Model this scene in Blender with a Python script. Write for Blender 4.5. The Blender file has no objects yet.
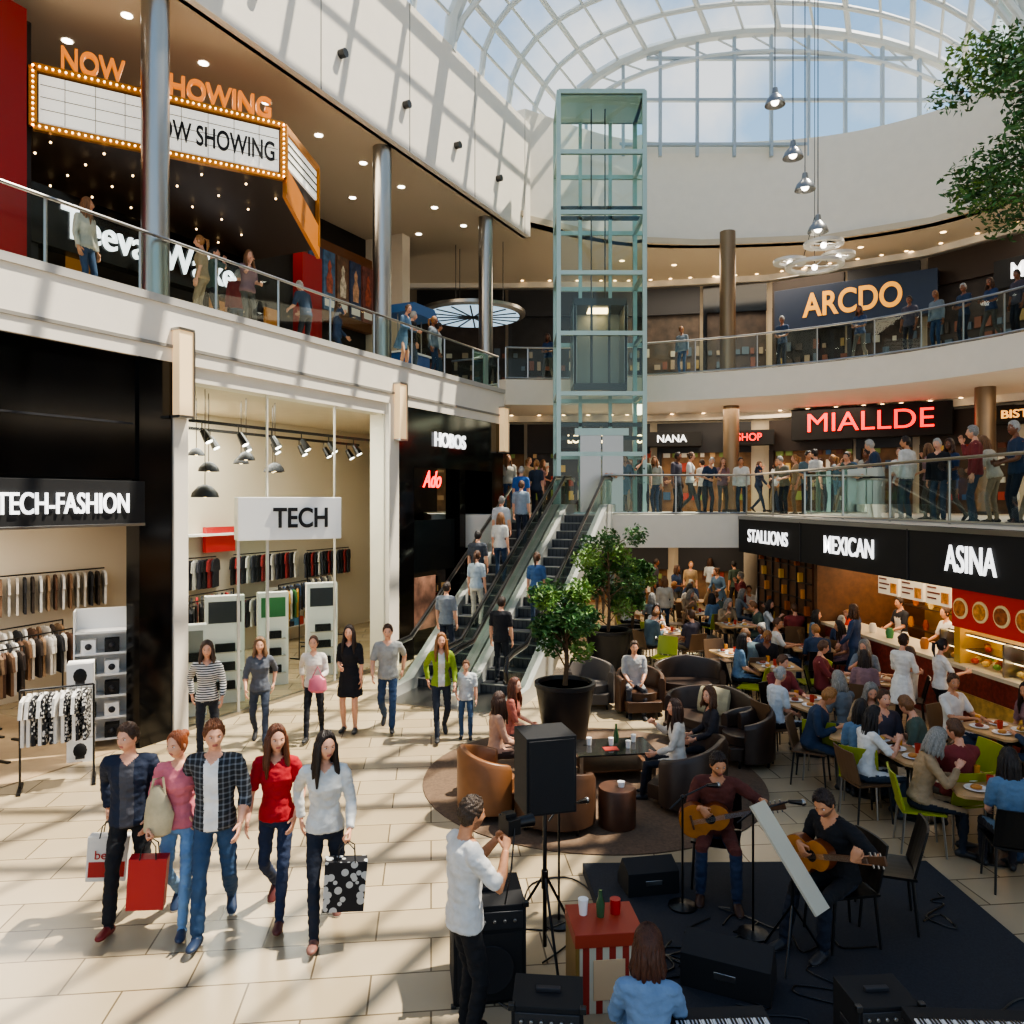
import bpy, bmesh, math, random
import numpy as np
from mathutils import Vector, Matrix, noise as mnoise
from mathutils.bvhtree import BVHTree
random.seed(7); rnd=random.Random(11)
V=Vector
SC=bpy.context.scene; COL=SC.collection
F=770.0; CZ=3.8
def g(px,py,z=0.0):
    Y=F*(CZ-z)/(py-500.0); return V(((px-512)/F*Y,Y,z))
def hx(h):
    r=[int(h[i:i+2],16)/255 for i in (0,2,4)]
    return tuple((c/12.92 if c<=.04045 else ((c+.055)/1.055)**2.4) for c in r)
# ------------------------------------------------------------ materials
MC={}
def mat(name,col='808080',rough=.5,metal=0,emit=0,noise=0,ns=20,bump=0,bs=60,coat=0,ecol=None,stretch=None):
    if name in MC: return MC[name]
    m=bpy.data.materials.new(name); m.use_nodes=True; nt=m.node_tree; b=nt.nodes['Principled BSDF']
    c=hx(col) if isinstance(col,str) else col
    b.inputs['Base Color'].default_value=(*c,1); b.inputs['Roughness'].default_value=rough; b.inputs['Metallic'].default_value=metal
    if coat: b.inputs['Coat Weight'].default_value=coat; b.inputs['Coat Roughness'].default_value=.05
    if emit:
        e=hx(ecol) if ecol else c
        b.inputs['Emission Color'].default_value=(*e,1); b.inputs['Emission Strength'].default_value=emit
    if noise or bump:
        tc=nt.nodes.new('ShaderNodeTexCoord'); src=tc.outputs['Object']
        if stretch:
            mp=nt.nodes.new('ShaderNodeMapping'); mp.inputs['Scale'].default_value=stretch; nt.links.new(src,mp.inputs[0]); src=mp.outputs[0]
    if noise:
        n=nt.nodes.new('ShaderNodeTexNoise'); n.inputs['Scale'].default_value=ns; n.inputs['Detail'].default_value=4
        nt.links.new(src,n.inputs['Vector'])
        r=nt.nodes.new('ShaderNodeValToRGB'); nt.links.new(n.outputs['Fac'],r.inputs['Fac'])
        r.color_ramp.elements[0].position=.3; r.color_ramp.elements[1].position=.7
        r.color_ramp.elements[0].color=(*[x*(1-noise) for x in c],1); r.color_ramp.elements[1].color=(*[min(1,x*(1+noise)) for x in c],1)
        nt.links.new(r.outputs['Color'],b.inputs['Base Color'])
    if bump:
        n2=nt.nodes.new('ShaderNodeTexNoise'); n2.inputs['Scale'].default_value=bs; n2.inputs['Detail'].default_value=3
        nt.links.new(src,n2.inputs['Vector'])
        bp=nt.nodes.new('ShaderNodeBump'); bp.inputs['Strength'].default_value=bump; bp.inputs['Distance'].default_value=.02
        nt.links.new(n2.outputs['Fac'],bp.inputs['Height']); nt.links.new(bp.outputs['Normal'],b.inputs['Normal'])
    MC[name]=m; return m
def glass(name,tint=(.9,.97,.95),rough=.02,blend=.12,base=.0):
    if name in MC: return MC[name]
    m=bpy.data.materials.new(name); m.use_nodes=True; nt=m.node_tree; nt.nodes.clear()
    o=nt.nodes.new('ShaderNodeOutputMaterial'); mx=nt.nodes.new('ShaderNodeMixShader'); t=nt.nodes.new('ShaderNodeBsdfTransparent'); gl=nt.nodes.new('ShaderNodeBsdfGlossy')
    lw=nt.nodes.new('ShaderNodeLayerWeight'); lw.inputs['Blend'].default_value=blend
    ad=nt.nodes.new('ShaderNodeMath'); ad.operation='ADD'; ad.use_clamp=True; ad.inputs[1].default_value=base
    t.inputs['Color'].default_value=(*tint,1); gl.inputs['Roughness'].default_value=rough; gl.inputs['Color'].default_value=(.9,1,.97,1)
    nt.links.new(lw.outputs['Fresnel'],ad.inputs[0]); nt.links.new(ad.outputs[0],mx.inputs[0])
    nt.links.new(t.outputs[0],mx.inputs[1]); nt.links.new(gl.outputs[0],mx.inputs[2]); nt.links.new(mx.outputs[0],o.inputs[0])
    MC[name]=m; return m
def pattern(name,kind,a,b,scale=8.0,c=None):
    if name in MC: return MC[name]
    m=bpy.data.materials.new(name); m.use_nodes=True; nt=m.node_tree; bs=nt.nodes['Principled BSDF']; bs.inputs['Roughness'].default_value=.8
    tc=nt.nodes.new('ShaderNodeTexCoord'); sp=nt.nodes.new('ShaderNodeSeparateXYZ'); nt.links.new(tc.outputs['Object'],sp.inputs[0])
    def band(sock,s,w):
        mu=nt.nodes.new('ShaderNodeMath'); mu.operation='MULTIPLY'; mu.inputs[1].default_value=s; nt.links.new(sock,mu.inputs[0])
        fr=nt.nodes.new('ShaderNodeMath'); fr.operation='FRACT'; nt.links.new(mu.outputs[0],fr.inputs[0])
        gt=nt.nodes.new('ShaderNodeMath'); gt.operation='LESS_THAN'; gt.inputs[1].default_value=w; nt.links.new(fr.outputs[0],gt.inputs[0]); return gt.outputs[0]
    mix=nt.nodes.new('ShaderNodeMixRGB'); mix.inputs[1].default_value=(*hx(a),1); mix.inputs[2].default_value=(*hx(b),1)
    if kind=='stripe': nt.links.new(band(sp.outputs['Z'],scale,.5),mix.inputs[0])
    elif kind=='vstripe': nt.links.new(band(sp.outputs['X'],scale,.5),mix.inputs[0])
    elif kind=='plaid':
        x=band(sp.outputs['X'],scale,.3); z=band(sp.outputs['Z'],scale,.3)
        ad=nt.nodes.new('ShaderNodeMath'); ad.operation='ADD'; nt.links.new(x,ad.inputs[0]); nt.links.new(z,ad.inputs[1])
        ml=nt.nodes.new('ShaderNodeMath'); ml.operation='MULTIPLY'; ml.inputs[1].default_value=.5; nt.links.new(ad.outputs[0],ml.inputs[0]); nt.links.new(ml.outputs[0],mix.inputs[0])
    elif kind=='blotch':
        v=nt.nodes.new('ShaderNodeTexVoronoi'); v.inputs['Scale'].default_value=scale; nt.links.new(tc.outputs['Object'],v.inputs['Vector'])
        r=nt.nodes.new('ShaderNodeMath'); r.operation='GREATER_THAN'; r.inputs[1].default_value=.42; nt.links.new(v.outputs['Distance'],r.inputs[0]); nt.links.new(r.outputs[0],mix.inputs[0])
    nt.links.new(mix.outputs[0],bs.inputs['Base Color']); MC[name]=m; return m
WHITE=mat('white_paint','e8dfd0',.55,noise=.02,ns=3); CREAM=mat('cream_plaster','d8cab2',.7,noise=.03,ns=3)
CEILM=mat('ceiling_plaster','cbbba2',.7); STEEL=mat('brushed_steel','a8a6a2',.28,1); DSTEEL=mat('dark_steel','4a4a4a',.35,.9)
BLACK=mat('satin_black','0c0c0d',.3); GBLACK=mat('gloss_black_panel','060607',.12); MBLACK=mat('matte_black','141416',.75)
CHAR=mat('charcoal','26262a',.55); GLS=glass('clear_glass'); GGRN=glass('green_edge_glass',(.84,.94,.91),.02,.14,.02)
WARM=mat('warm_lamp','ffd9a0',.5,emit=6); COOL=mat('white_lamp','fff6e8',.5,emit=8); GOLD=mat('gold_trim','b8782a',.35,.6)
WOOD=mat('walnut','5a3a22',.45,noise=.25,ns=8); LWHITE=mat('sign_white_letter','ffffff',.4,emit=1.6); RED=mat('cinema_red','8c1414',.5)
TUFT=mat('white_box','f2f0ec',.5)
# ------------------------------------------------------------ mesh builder
def loftv(C,R,side,n=12):
    vs=[];fs=[];m=len(C); side=V(side)
    for i in range(m):
        T=(C[min(i+1,m-1)]-C[max(i-1,0)])
        if T.length<1e-6: T=V((0,0,1))
        T.normalize(); s=side-T*side.dot(T)
        if s.length<.08: s=T.orthogonal()
        s.normalize(); side=s; b=T.cross(s); a_,b_=R[i] if isinstance(R[i],tuple) else (R[i],R[i])
        for j in range(n):
            a=2*math.pi*j/n; vs.append(C[i]+s*(math.cos(a)*a_)+b*(math.sin(a)*b_))
    for i in range(m-1):
        for j in range(n):
            k=(j+1)%n; fs.append((i*n+j,i*n+k,(i+1)*n+k,(i+1)*n+j))
    fs.append(tuple(range(n))[::-1]); fs.append(tuple((m-1)*n+j for j in range(n)))
    return vs,fs
class MB:
    def __init__(s): s.v=[];s.f=[];s.m=[];s.mats=[]
    def mi(s,m):
        if m not in s.mats: s.mats.append(m)
        return s.mats.index(m)
    def add(s,vs,fs,m,M=None):
        o=len(s.v); k=s.mi(m)
        for v in vs: s.v.append(tuple(M@V(v)) if M is not None else tuple(v))
        for f in fs: s.f.append(tuple(i+o for i in f)); s.m.append(k)
    def box(s,x0,x1,y0,y1,z0,z1,m,M=None):
        s.add([(x0,y0,z0),(x1,y0,z0),(x1,y1,z0),(x0,y1,z0),(x0,y0,z1),(x1,y0,z1),(x1,y1,z1),(x0,y1,z1)],
              [(3,2,1,0),(4,5,6,7),(0,1,5,4),(1,2,6,5),(2,3,7,6),(3,0,4,7)],m,M)
    def cb(s,c,d,m,M=None): s.box(c[0]-d[0]/2,c[0]+d[0]/2,c[1]-d[1]/2,c[1]+d[1]/2,c[2]-d[2]/2,c[2]+d[2]/2,m,M)
    def tube(s,pts,r,m,n=8,side=(1,0,.01),M=None):
        pts=[V(p) for p in pts]; R=r if isinstance(r,list) else [r]*len(pts)
        a,b=loftv(pts,R,side,n); s.add(a,b,m,M)
    def sph(s,c,r,m,nu=12,nv=8,M=None):
        r=r if isinstance(r,tuple) else (r,r,r); C=V(c)
        vs=[C+V((0,0,r[2]))]
        for i in range(1,nv):
            t=math.pi*i/nv
            for j in range(nu):
                a=2*math.pi*j/nu; vs.append(C+V((r[0]*math.sin(t)*math.cos(a),r[1]*math.sin(t)*math.sin(a),r[2]*math.cos(t))))
        vs.append(C-V((0,0,r[2]))); fs=[]
        for j in range(nu): fs.append((0,1+j,1+(j+1)%nu))
        for i in range(nv-2):
            for j in range(nu):
                a=1+i*nu+j;b=1+i*nu+(j+1)%nu; fs.append((a,a+nu,b+nu,b))
        L=len(vs)-1;o=1+(nv-2)*nu
        for j in range(nu): fs.append((o+j,L,o+(j+1)%nu))
        s.add(vs,fs,m,M)
    def lathe(s,prof,m,n=24,c=(0,0,0),M=None):
        vs=[];fs=[]
        for r,z in prof:
            for j in range(n):
                a=2*math.pi*j/n; vs.append((c[0]+r*math.cos(a),c[1]+r*math.sin(a),c[2]+z))
        for i in range(len(prof)-1):
            for j in range(n):
                k=(j+1)%n; fs.append((i*n+j,i*n+k,(i+1)*n+k,(i+1)*n+j))
        fs.append(tuple(range(n))[::-1]); fs.append(tuple((len(prof)-1)*n+j for j in range(n)))
        s.add(vs,fs,m,M)
    def quad(s,p,m,M=None): s.add(p,[tuple(range(len(p)))],m,M)
    def prism(s,poly,a0,a1,m,ax='z',M=None):
        n=len(poly)
        f={'z':lambda p,a:(p[0],p[1],a),'y':lambda p,a:(p[0],a,p[1]),'x':lambda p,a:(a,p[0],p[1])}[ax]
        vs=[f(p,a0) for p in poly]+[f(p,a1) for p in poly]
        fs=[tuple(range(n))[::-1],tuple(range(n,2*n))]+[(i,(i+1)%n,n+(i+1)%n,n+i) for i in range(n)]
        s.add(vs,fs,m,M)
    def mesh(s,name):
        me=bpy.data.meshes.new(name); me.from_pydata(s.v,[],s.f)
        for m in s.mats: me.materials.append(m)
        me.polygons.foreach_set('material_index',s.m); me.polygons.foreach_set('use_smooth',[True]*len(s.f))
        me.update(); bm=bmesh.new(); bm.from_mesh(me)
        if not getattr(s,'open',False): bmesh.ops.recalc_face_normals(bm,faces=bm.faces)
        bm.to_mesh(me); bm.free()
        me.set_sharp_from_angle(angle=math.radians(34)); return me
    def obj(s,name,loc=(0,0,0),rz=0,bevel=0,parent=None,M=None,scale=1):
        return place(s.mesh(name),name,loc,rz,bevel,parent,M,scale)
def place(me,name,loc=(0,0,0),rz=0,bevel=0,parent=None,M=None,scale=1):
    o=bpy.data.objects.new(name,me); COL.objects.link(o)
    if M is not None: o.matrix_basis=M
    else: o.location=loc; o.rotation_euler=(0,0,math.radians(rz)); o.scale=(scale,)*3
    if bevel:
        b=o.modifiers.new('bevel','BEVEL'); b.width=bevel; b.segments=2; b.limit_method='ANGLE'
    if parent: o.parent=parent
    return o
def text(parent,s,size,x,y,z,m,width=None,ext=.02,bold=.004,name='lettering',R=None,shear=0):
    cu=bpy.data.curves.new(name,'FONT'); cu.body=s; cu.size=size; cu.extrude=ext; cu.offset=size*bold; cu.align_x='CENTER'; cu.align_y='CENTER'; cu.shear=shear
    cu.materials.append(m); o=bpy.data.objects.new(name,cu); COL.objects.link(o); o.parent=parent
    sx=1
    if width:
        bpy.context.view_layer.update(); sx=width/max(.01,o.dimensions.x)
    o.matrix_basis=Matrix.Translation((x,y,z))@(R or Matrix())@Matrix.Rotation(math.pi/2,4,'X')@Matrix.Diagonal((sx,1,1,1))
    return o
def area(name,loc,size,e,col=(1,.93,.82),rot=(0,0,0),sy=None):
    l=bpy.data.lights.new(name,'AREA'); l.energy=e; l.size=size; l.color=col
    if sy: l.shape='RECTANGLE'; l.size_y=sy
    o=bpy.data.objects.new(name,l); o.location=loc; o.rotation_euler=rot; COL.objects.link(o); return o
# ============================================================ PEOPLE
SK={'l':'dba283','m':'c08762','d':'7d4e34'}
def skin(k): return mat('skin_'+k,SK[k],.48,noise=.07,ns=35,bump=.08,bs=200)
def cloth(c): return mat('cloth_'+c,c,.88,noise=.14,ns=9,bump=.4,bs=24)
def hairm(c): return mat('hair_'+c,c,.45,noise=.45,ns=1,bump=.6,bs=1,stretch=(130,130,14))
def sstep(x): x=np.clip(x,0,1); return x*x*(3-2*x)
def head_np(nu,nv):
    u=np.linspace(0,2*np.pi,nu,endpoint=False); ph=u-.5*np.sin(u)
    th=np.linspace(.05,np.pi-.05,nv); PH,TH=np.meshgrid(ph,th)
    nx=np.sin(TH)*np.sin(PH); ny=np.sin(TH)*np.cos(PH); nz=np.cos(TH)
    x=.073*nx; y=.094*ny; z=.115*nz; k=np.clip(-nz,0,1)
    x=x*(1-.30*k**1.9); y=np.where(ny>0,y*(1-.06*k)+.010*k,y*(1-.42*k))
    fr=sstep(ny*3)
    base=np.stack([x,y,z],-1).copy()
    a=np.clip((.024-z)/.05,0,1)*sstep((z+.040)/.012)
    y=y+fr*(.022*np.exp(-(x/(.009+.007*a))**2)*a)
    y=y-fr*.010*np.exp(-((np.abs(x)-.030)/.014)**2-((z-.008)/.011)**2)
    y=y+fr*.004*np.exp(-((z-.028)/.009)**2)*np.exp(-(x/.05)**2)
    y=y+fr*.006*np.exp(-(x/.02)**2)*(np.exp(-((z+.051)/.005)**2)+np.exp(-((z+.063)/.006)**2))
    y=y+fr*.006*np.exp(-(x/.02)**2-((z+.095)/.014)**2)
    x=x+np.sign(x)*fr*.004*np.exp(-((np.abs(x)-.045)/.02)**2-((z+.02)/.02)**2)
    vs=np.stack([x,y,z],-1).reshape(-1,3)
    fs=[]
    for i in range(nv-1):
        for j in range(nu):
            q=(j+1)%nu; fs.append((i*nu+j,(i+1)*nu+j,(i+1)*nu+q,i*nu+q))
    fs.append(tuple(range(nu))); fs.append(tuple((nv-1)*nu+j for j in range(nu))[::-1])
    return vs,fs,base,PH,TH
HC={}
def headparts(lod,style,bald=False,beard=False):
    key=(lod,style,beard)
    if key in HC: return HC[key]
    nu,nv={2:(64,50),1:(40,30),0:(24,18)}[lod]
    vs,fs,base,PH,TH=head_np(nu,nv); out=[]
    fc=np.array([vs[list(f)].mean(0) for f in fs])
    lip=(np.abs(fc[:,0])<.020)&(fc[:,2]<-.047)&(fc[:,2]>-.067)&(fc[:,1]>.05)
    brd=(fc[:,2]<-.042+.5*np.clip(np.abs(fc[:,0])-.03,0,.04))&(fc[:,1]>.0)&(~lip) if beard else np.zeros(len(fc),bool)
    out.append((vs,[f for f,l,b in zip(fs,lip,brd) if not l and not b],'skin'))
    if lip.any(): out.append((vs,[f for f,l in zip(fs,lip) if l],'lip'))
    if brd.any(): out.append((vs,[f for f,l in zip(fs,brd) if l],'stubble'))
    t=MB(); 
    def grab(lbl):
        nonlocal t
        out.append((np.array(t.v),list(t.f),lbl)); t=MB()
    n1,n2=(12,8) if lod==2 else (8,6)
    for sx in (-1,1): t.sph((sx*.030,.0735,.008),(.0125,.011,.007),None,n1,n2)
    grab('eye')
    for sx in (-1,1): t.sph((sx*.030,.0805,.008),(.0058,.005,.0062),None,8,6)
    grab('iris')
    for sx in (-1,1): t.tube([(sx*.017,.086,.023),(sx*.030,.0868,.0275),(sx*.045,.078,.023)],[(.002,.003),(.0028,.003),(.0015,.002)],None,6)
    grab('hair')
    for sx in (-1,1):
        t.sph((sx*.074,-.004,-.002),(.009,.018,.030),None,8,6)
    grab('skin')
    if style!='bald':
        bx=base.reshape(-1,3); ph=np.abs(((PH+np.pi)%(2*np.pi))-np.pi).reshape(-1); th=TH.reshape(-1)
        line=np.interp(ph,[0,.45,.8,1.15,1.35,1.6,1.9,3.14],[.064,.066,.05,.0,-.02,.005,-.065,-.09] if style=='short' else [.080,.072,.05,-.02,-.06,-.06,-.09,-.10])
        t0={'short':.018,'long':.018,'bob':.024,'bun':.013,'tail':.013}[style]
        tk=sstep((bx[:,2]-line)/.022)*t0*(1+.5*np.cos(th)*(np.cos(th)>0))*(1+.16*np.sin(ph*19+bx[:,2]*60)+(.18*np.sin(ph*7+3*np.cos(th*9)) if style=='short' else 0))-.006
        nr=bx/np.array([.073,.094,.115])**2; nr/=np.linalg.norm(nr,axis=1)[:,None]
        out.append((bx+nr*tk[:,None],fs,'hair'))
        if style in('long','bob'):
            L=.34 if style=='long' else .19; N=13 if lod else 9
            for i in range(N):
                a=math.radians(-112+224*i/(N-1)); w=.012*math.sin(i*2.3); sa,ca=math.sin(a),-math.cos(a)
                fwd=.03 if abs(a)>1.7 else 0
                t.tube([(sa*.055,ca*.07,.06),(sa*.080,ca*.096,0),(sa*.084,ca*.090+w,-.08),(sa*(.094+w),ca*.086+fwd,-.08-(L-.08)*.5),(sa*.105,ca*.09+fwd+w,-L*(1+.06*math.sin(i*5)))],[.020,.024,.026,.026,.008],None,8 if lod==2 else 6)
            grab('hair')
        if style=='bun': t.sph((0,-.10,.06),(.04,.038,.04),None,12,8); grab('hair')
        if style=='tail':
            t.sph((0,-.095,.05),(.025,.02,.025),None,8,6); t.tube([(0,-.1,.05),(0,-.15,.03),(0,-.155,-.08),(0,-.13,-.2)],[.016,.032,.03,.006],None,8); grab('hair')
    HC[key]=out; return out
HDC={}
def remesh(vs,fs,vox,it=3):
    me=bpy.data.meshes.new('tmp'); me.from_pydata([tuple(v) for v in vs],[],fs); o=bpy.data.objects.new('tmp',me); COL.objects.link(o)
    m=o.modifiers.new('r','REMESH'); m.mode='VOXEL'; m.voxel_size=vox
    s=o.modifiers.new('s','SMOOTH'); s.factor=.5; s.iterations=it
    dg=bpy.context.evaluated_depsgraph_get(); e=o.evaluated_get(dg); q=e.to_mesh()
    a=np.empty(len(q.vertices)*3); q.vertices.foreach_get('co',a); a=a.reshape(-1,3).copy()
    nn=np.empty(len(q.vertices)*3); q.vertices.foreach_get('normal',nn); remesh.n=nn.reshape(-1,3).copy()
    f=[tuple(p.vertices) for p in q.polygons]; e.to_mesh_clear()
    bpy.data.objects.remove(o); bpy.data.meshes.remove(me); return a,f
def handparts(lod,grip):
    key=(lod,grip)
    if key in HDC: return HDC[key]
    t=MB(); n=8 if lod==2 else 5
    t.tube([(0,0,-.015),(0,0,.01),(0,0,.04),(0,0,.075),(0,0,.092)],[(.022,.018),(.027,.017),(.038,.016),(.041,.015),(.036,.011)],None,12 if lod else 8)
    c=math.radians({0:16,1:68,2:40}[grip]); 
    for x,l in ((.030,.070),(.0105,.080),(-.0095,.074),(-.029,.057)):
        p=V((x,0,.080)); a=c*.4; pts=[p.copy()]; p=p+V((x*.02,0,.014)); pts.append(p.copy())
        for k in (.45,.3,.25):
            a+=c*.85; p=p+V((x*.06*(1-grip*.5),math.sin(a),math.cos(a)))*l*k; pts.append(p.copy())
        t.tube(pts,[.0095,.0095,.0088,.008,.0062],None,n)
    t.tube([(.022,.004,.018),(.042,.012,.040),(.054,.022+grip*.006,.062),(.056-grip*.016,.034+grip*.008,.084)],[.014,.0125,.0105,.008],None,n)
    if lod==2: a,f=remesh(t.v,t.f,.0042,2)
    else: a,f=np.array(t.v),t.f
    HDC[key]=(a,f); return HDC[key]
def ik(a,t,l1,l2,pole):
    d=t-a; L=d.length; mx=(l1+l2)*.997
    if L>mx: t=a+d*(mx/L); d=t-a; L=mx
    ca=max(-1,min(1,(l1*l1+L*L-l2*l2)/(2*l1*L))); dn=d.normalized(); p=pole-dn*pole.dot(dn)
    if p.length<1e-3: p=V((0,1,0))
    p.normalize(); return a+dn*(l1*ca)+p*(l1*math.sqrt(1-ca*ca)),t
def person_mesh(name,shirt='3a4a66',pants='2a3346',hair='short',hc='3a2618',sk='l',fem=False,pose='stand',ph=1,lod=1,sleeve=.42,
                lh=None,rh=None,lean=0,slean=0,twist=0,hy=0,hp=0,seat=.45,inner=None,shoe='2a2a2c',legs=None,grip=(0,0),vneck=True,beard=False,
                shorts=False,dress=False,smat=None,lpalm=None,rpalm=None,ldir=None,rdir=None,apron=False,wide=1.0):
    rad=math.radians; sh=(.158 if fem else .182)*wide
    P={'stand':V((0,0,.93)),'walk':V((0,0,.905)),'sit':V((0,0,seat+.105)),'stair':V((0,0,.93))}[pose]
    if legs is None:
        if pose=='stand': legs=[(V((.10,.0,.09)),0),(V((-.10,.05,.09)),0)]
        elif pose=='walk':
            f_=(V((.08*ph,.27,.095)),-12); b_=(V((-.08*ph,-.28,.165)),38)
            legs=[f_,b_] if ph>0 else [b_,f_]
        elif pose=='sit': legs=[(V((.12,.40,.09)),0),(V((-.13,.47,.09)),0)]
        elif pose=='stair': legs=[(V((.10,.02,.09)),0),(V((-.10,.14,.26)),0)]
    Xs=V((math.cos(rad(twist)),math.sin(rad(twist)),0))
    U=V((math.sin(rad(slean)),math.sin(rad(lean)),math.cos(rad(lean)))).normalized(); Xs=(Xs-U*Xs.dot(U)).normalized(); Fd=U.cross(Xs)
    T=lambda h,x=0,y=0: P+U*(h-.93)+Xs*x+Fd*y
    vols=[]
    n=16 if lod==2 else 12
    def L(C,R,lab,side=(1,0,0)):
        a,b=loftv(C,R,side,n); vols.append((a,b,lab))
    hips=[(.835,.10,.09),(.87,.142,.110),(.95,.150,.108),(1.03,.130,.095)]
    L([T(h,0,-.01) for h,_,_ in hips],[(a,b) for _,a,b in hips],'pants',Xs)
    if fem: prof=[(.90,.155,.112,0),(.91,.168,.124,0),(.96,.168,.122,0),(1.05,.137,.102,0),(1.12,.124,.094,0),(1.2,.135,.103,.008),(1.28,.150,.120,.02),(1.34,.156,.112,.01),(1.40,.150,.092,0),(1.45,.115,.072,0),(1.475,.06,.052,0)]
    else: prof=[(.87,.160,.118,0),(.88,.178,.130,0),(.95,.176,.128,0),(1.05,.158,.116,0),(1.12,.153,.113,0),(1.22,.164,.120,.005),(1.32,.182,.126,.008),(1.39,.186,.116,0),(1.43,.160,.098,0),(1.465,.105,.075,0),(1.48,.065,.058,0)]
    if pose=='sit': prof=[(h+ (.03 if i<2 else 0),a,b,y) for i,(h,a,b,y) in enumerate(prof)]
    prof=[(h,a*(wide if h<1.43 else 1),b*(wide**1.3 if h<1.4 else 1),y) for h,a,b,y in prof]
    L([T(h,0,y) for h,a,b,y in prof],[(a,b) for h,a,b,y in prof],'torso',Xs)
    if dress or apron:
        if pose!='sit':
            L([T(1.08),T(.95),T(.75),T(.60),T(.59)],[(.13,.10),(.175,.13),(.20,.16),(.22,.19),(.2,.17)],'dress',Xs)
    N=T(1.535,0,.012); L([T(1.43),T(1.47),T(1.50,0,.004),N,T(1.57,0,.015)],[.062,.056,.050,.049,.045] if not fem else [.055,.048,.043,.042,.04],'skin',Xs)
    info={}
    for s,wt,gr,pl,dr in((1,rh,grip[0],rpalm,rdir),(-1,lh,grip[1],lpalm,ldir)):
        S=T(1.405,s*sh)
        if wt is None:
            if pose=='sit': wt=P+V((s*.13,.30,.10))
            elif pose=='walk': wt=V((s*(sh+.05),-.17*s*ph+.04,.90+.03))
            else: wt=V((s*(sh+.05),.05,.87))
        E,W=ik(S,V(wt),.285,.255,V((s*.45,-1,-.35)))
        q=1 if not fem else .86
        A=[S,S.lerp(E,.5),E,E.lerp(W,.35),W]; R=[.050*q,.047*q,.040*q,.040*q,.026*q]
        L([S+(S-E).normalized()*.02]+A,[.035*q]+R,'skin')
        tot=[0,.25,.5,.68,1.0]; pts=[];rr=[]
        for i in range(13):
            t_=sleeve*i/12; 
            for k in range(4):
                if tot[k]<=t_<=tot[k+1]+1e-6:
                    f_=(t_-tot[k])/(tot[k+1]-tot[k]); pts.append(A[k].lerp(A[k+1],f_)); rr.append(R[k]*(1-f_)+R[k+1]*f_+.013+(.004 if t_>.9 else 0)); break
        if sleeve>.02: L(pts,rr,'sleeve')
        L([T(1.43,s*.03),T(1.425,s*sh*.6),S,S.lerp(E,.12)],[(.05*q),(.06*q),(.064*q),(.05*q)],'sleeve' if sleeve>.02 else 'skin')
        hd=V(dr) if dr else (W-E).normalized(); hd.normalize(); pn=V(pl) if pl else V((-s,0,0)); pn=(pn-hd*pn.dot(hd))
        if pn.length<.1: pn=hd.orthogonal()
        pn.normalize(); th=hd.cross(pn)*s
        info['rw' if s>0 else 'lw']=W+hd*.09+pn*.02; info['h%d'%s]=(W,hd,pn,th,gr)
    for s,(ft,pit) in((1,legs[0]),(-1,legs[1])):
        H=T(.915,s*.084); K,A=ik(H,V(ft),.425,.415,V((s*.18,1,.25)))
        if fem: R=[.064,.078,.066,.053,.053,.040]
        else: R=[.066,.082,.073,.060,.060,.052]
        pts=[H+(H-K).normalized()*.02,H,H.lerp(K,.55),K,K.lerp(A,.35),A.lerp(K,.03)]
        if shorts or dress:
            L(pts,[R[0]*.8,R[1]*.85,R[2]*.85,.052,.054,.034],'skin')
            if shorts: L(pts[:3]+[H.lerp(K,.85)],[R[0],R[1],R[2]+.01,.072],'pants')
        else: L(pts,R,'pants')
        p=rad(pit)
        f=V((s*.12,math.cos(p),-math.sin(p))).normalized(); dn=V((0,-math.sin(p),-math.cos(p)))
        B=A+dn*.048
        L([A+dn*-.0,A+dn*.03],[.036,.045],'skin' if (shorts or dress) else 'pants')
        L([B-f*.080,B-f*.065,B-f*.02+dn*-.004,B+f*.05,B+f*.12+dn*.010,B+f*.165+dn*.016,B+f*.185+dn*.018],[(.018,.02),(.033,.036),(.040,.044),(.041,.038),(.046,.030),(.036,.022),(.015,.012)],'shoe')
    av=[];af=[];al=[]
    for vs,fs,lab in vols:
        o=len(av); av+=vs; af+=[tuple(i+o for i in f) for f in fs]; al+=[lab]*len(fs)
    bv=BVHTree.FromPolygons(av,af)
    vs,fs=remesh(av,af,{2:.0105,1:.015,0:.02}[lod],3 if lod==2 else 2); nrm=remesh.n
    mats={'torso':smat or cloth(shirt),'sleeve':smat or cloth(shirt),'pants':cloth(pants),'skin':skin(sk),'shoe':mat('shoe_'+shoe,shoe,.5),
          'stubble':mat('stubble_'+sk+hc,tuple(.42*a+.58*b for a,b in zip(hx(SK[sk]),hx(hc))),.7,noise=.25,ns=120),'sole':mat('shoe_sole','cfcac0',.6),
          'inner':cloth(inner) if inner else None,'dress':cloth(shirt if not apron else 'e8e6e0'),
          'hair':hairm(hc),'lip':mat('lip','a8605a',.45),'eye':mat('eye_white','d8d2ca',.25),'iris':mat('iris','1c120c',.15)}
    lt=[]; clothv=np.zeros(len(vs))
    for f in fs:
        c=sum((V(vs[i]) for i in f),V())/len(f); _,_,ix,_=bv.find_nearest(c); lb=al[ix] if ix is not None else 'torso'
        d=c-P; lx=d.dot(Xs); ly=d.dot(Fd); hh=d.dot(U)+.93
        if lb=='pants' and hh>(.885 if not fem else .905)+(.045 if pose=='sit' else 0): lb='torso'
        if lb=='torso':
            if inner and ly>.03 and abs(lx)<.055: lb='inner'
            if vneck and ly>.02 and hh>1.405+abs(lx)*.9 : lb='skin'
            if apron and ly>0 and hh<1.32 and abs(lx)<.12: lb='dress'
        if lod==2 and lb=='shoe' and c.z<.018: lb='sole'
        lt.append(lb)
        if lb not in('skin','shoe','sole'):
            for i in f: clothv[i]=1
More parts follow.
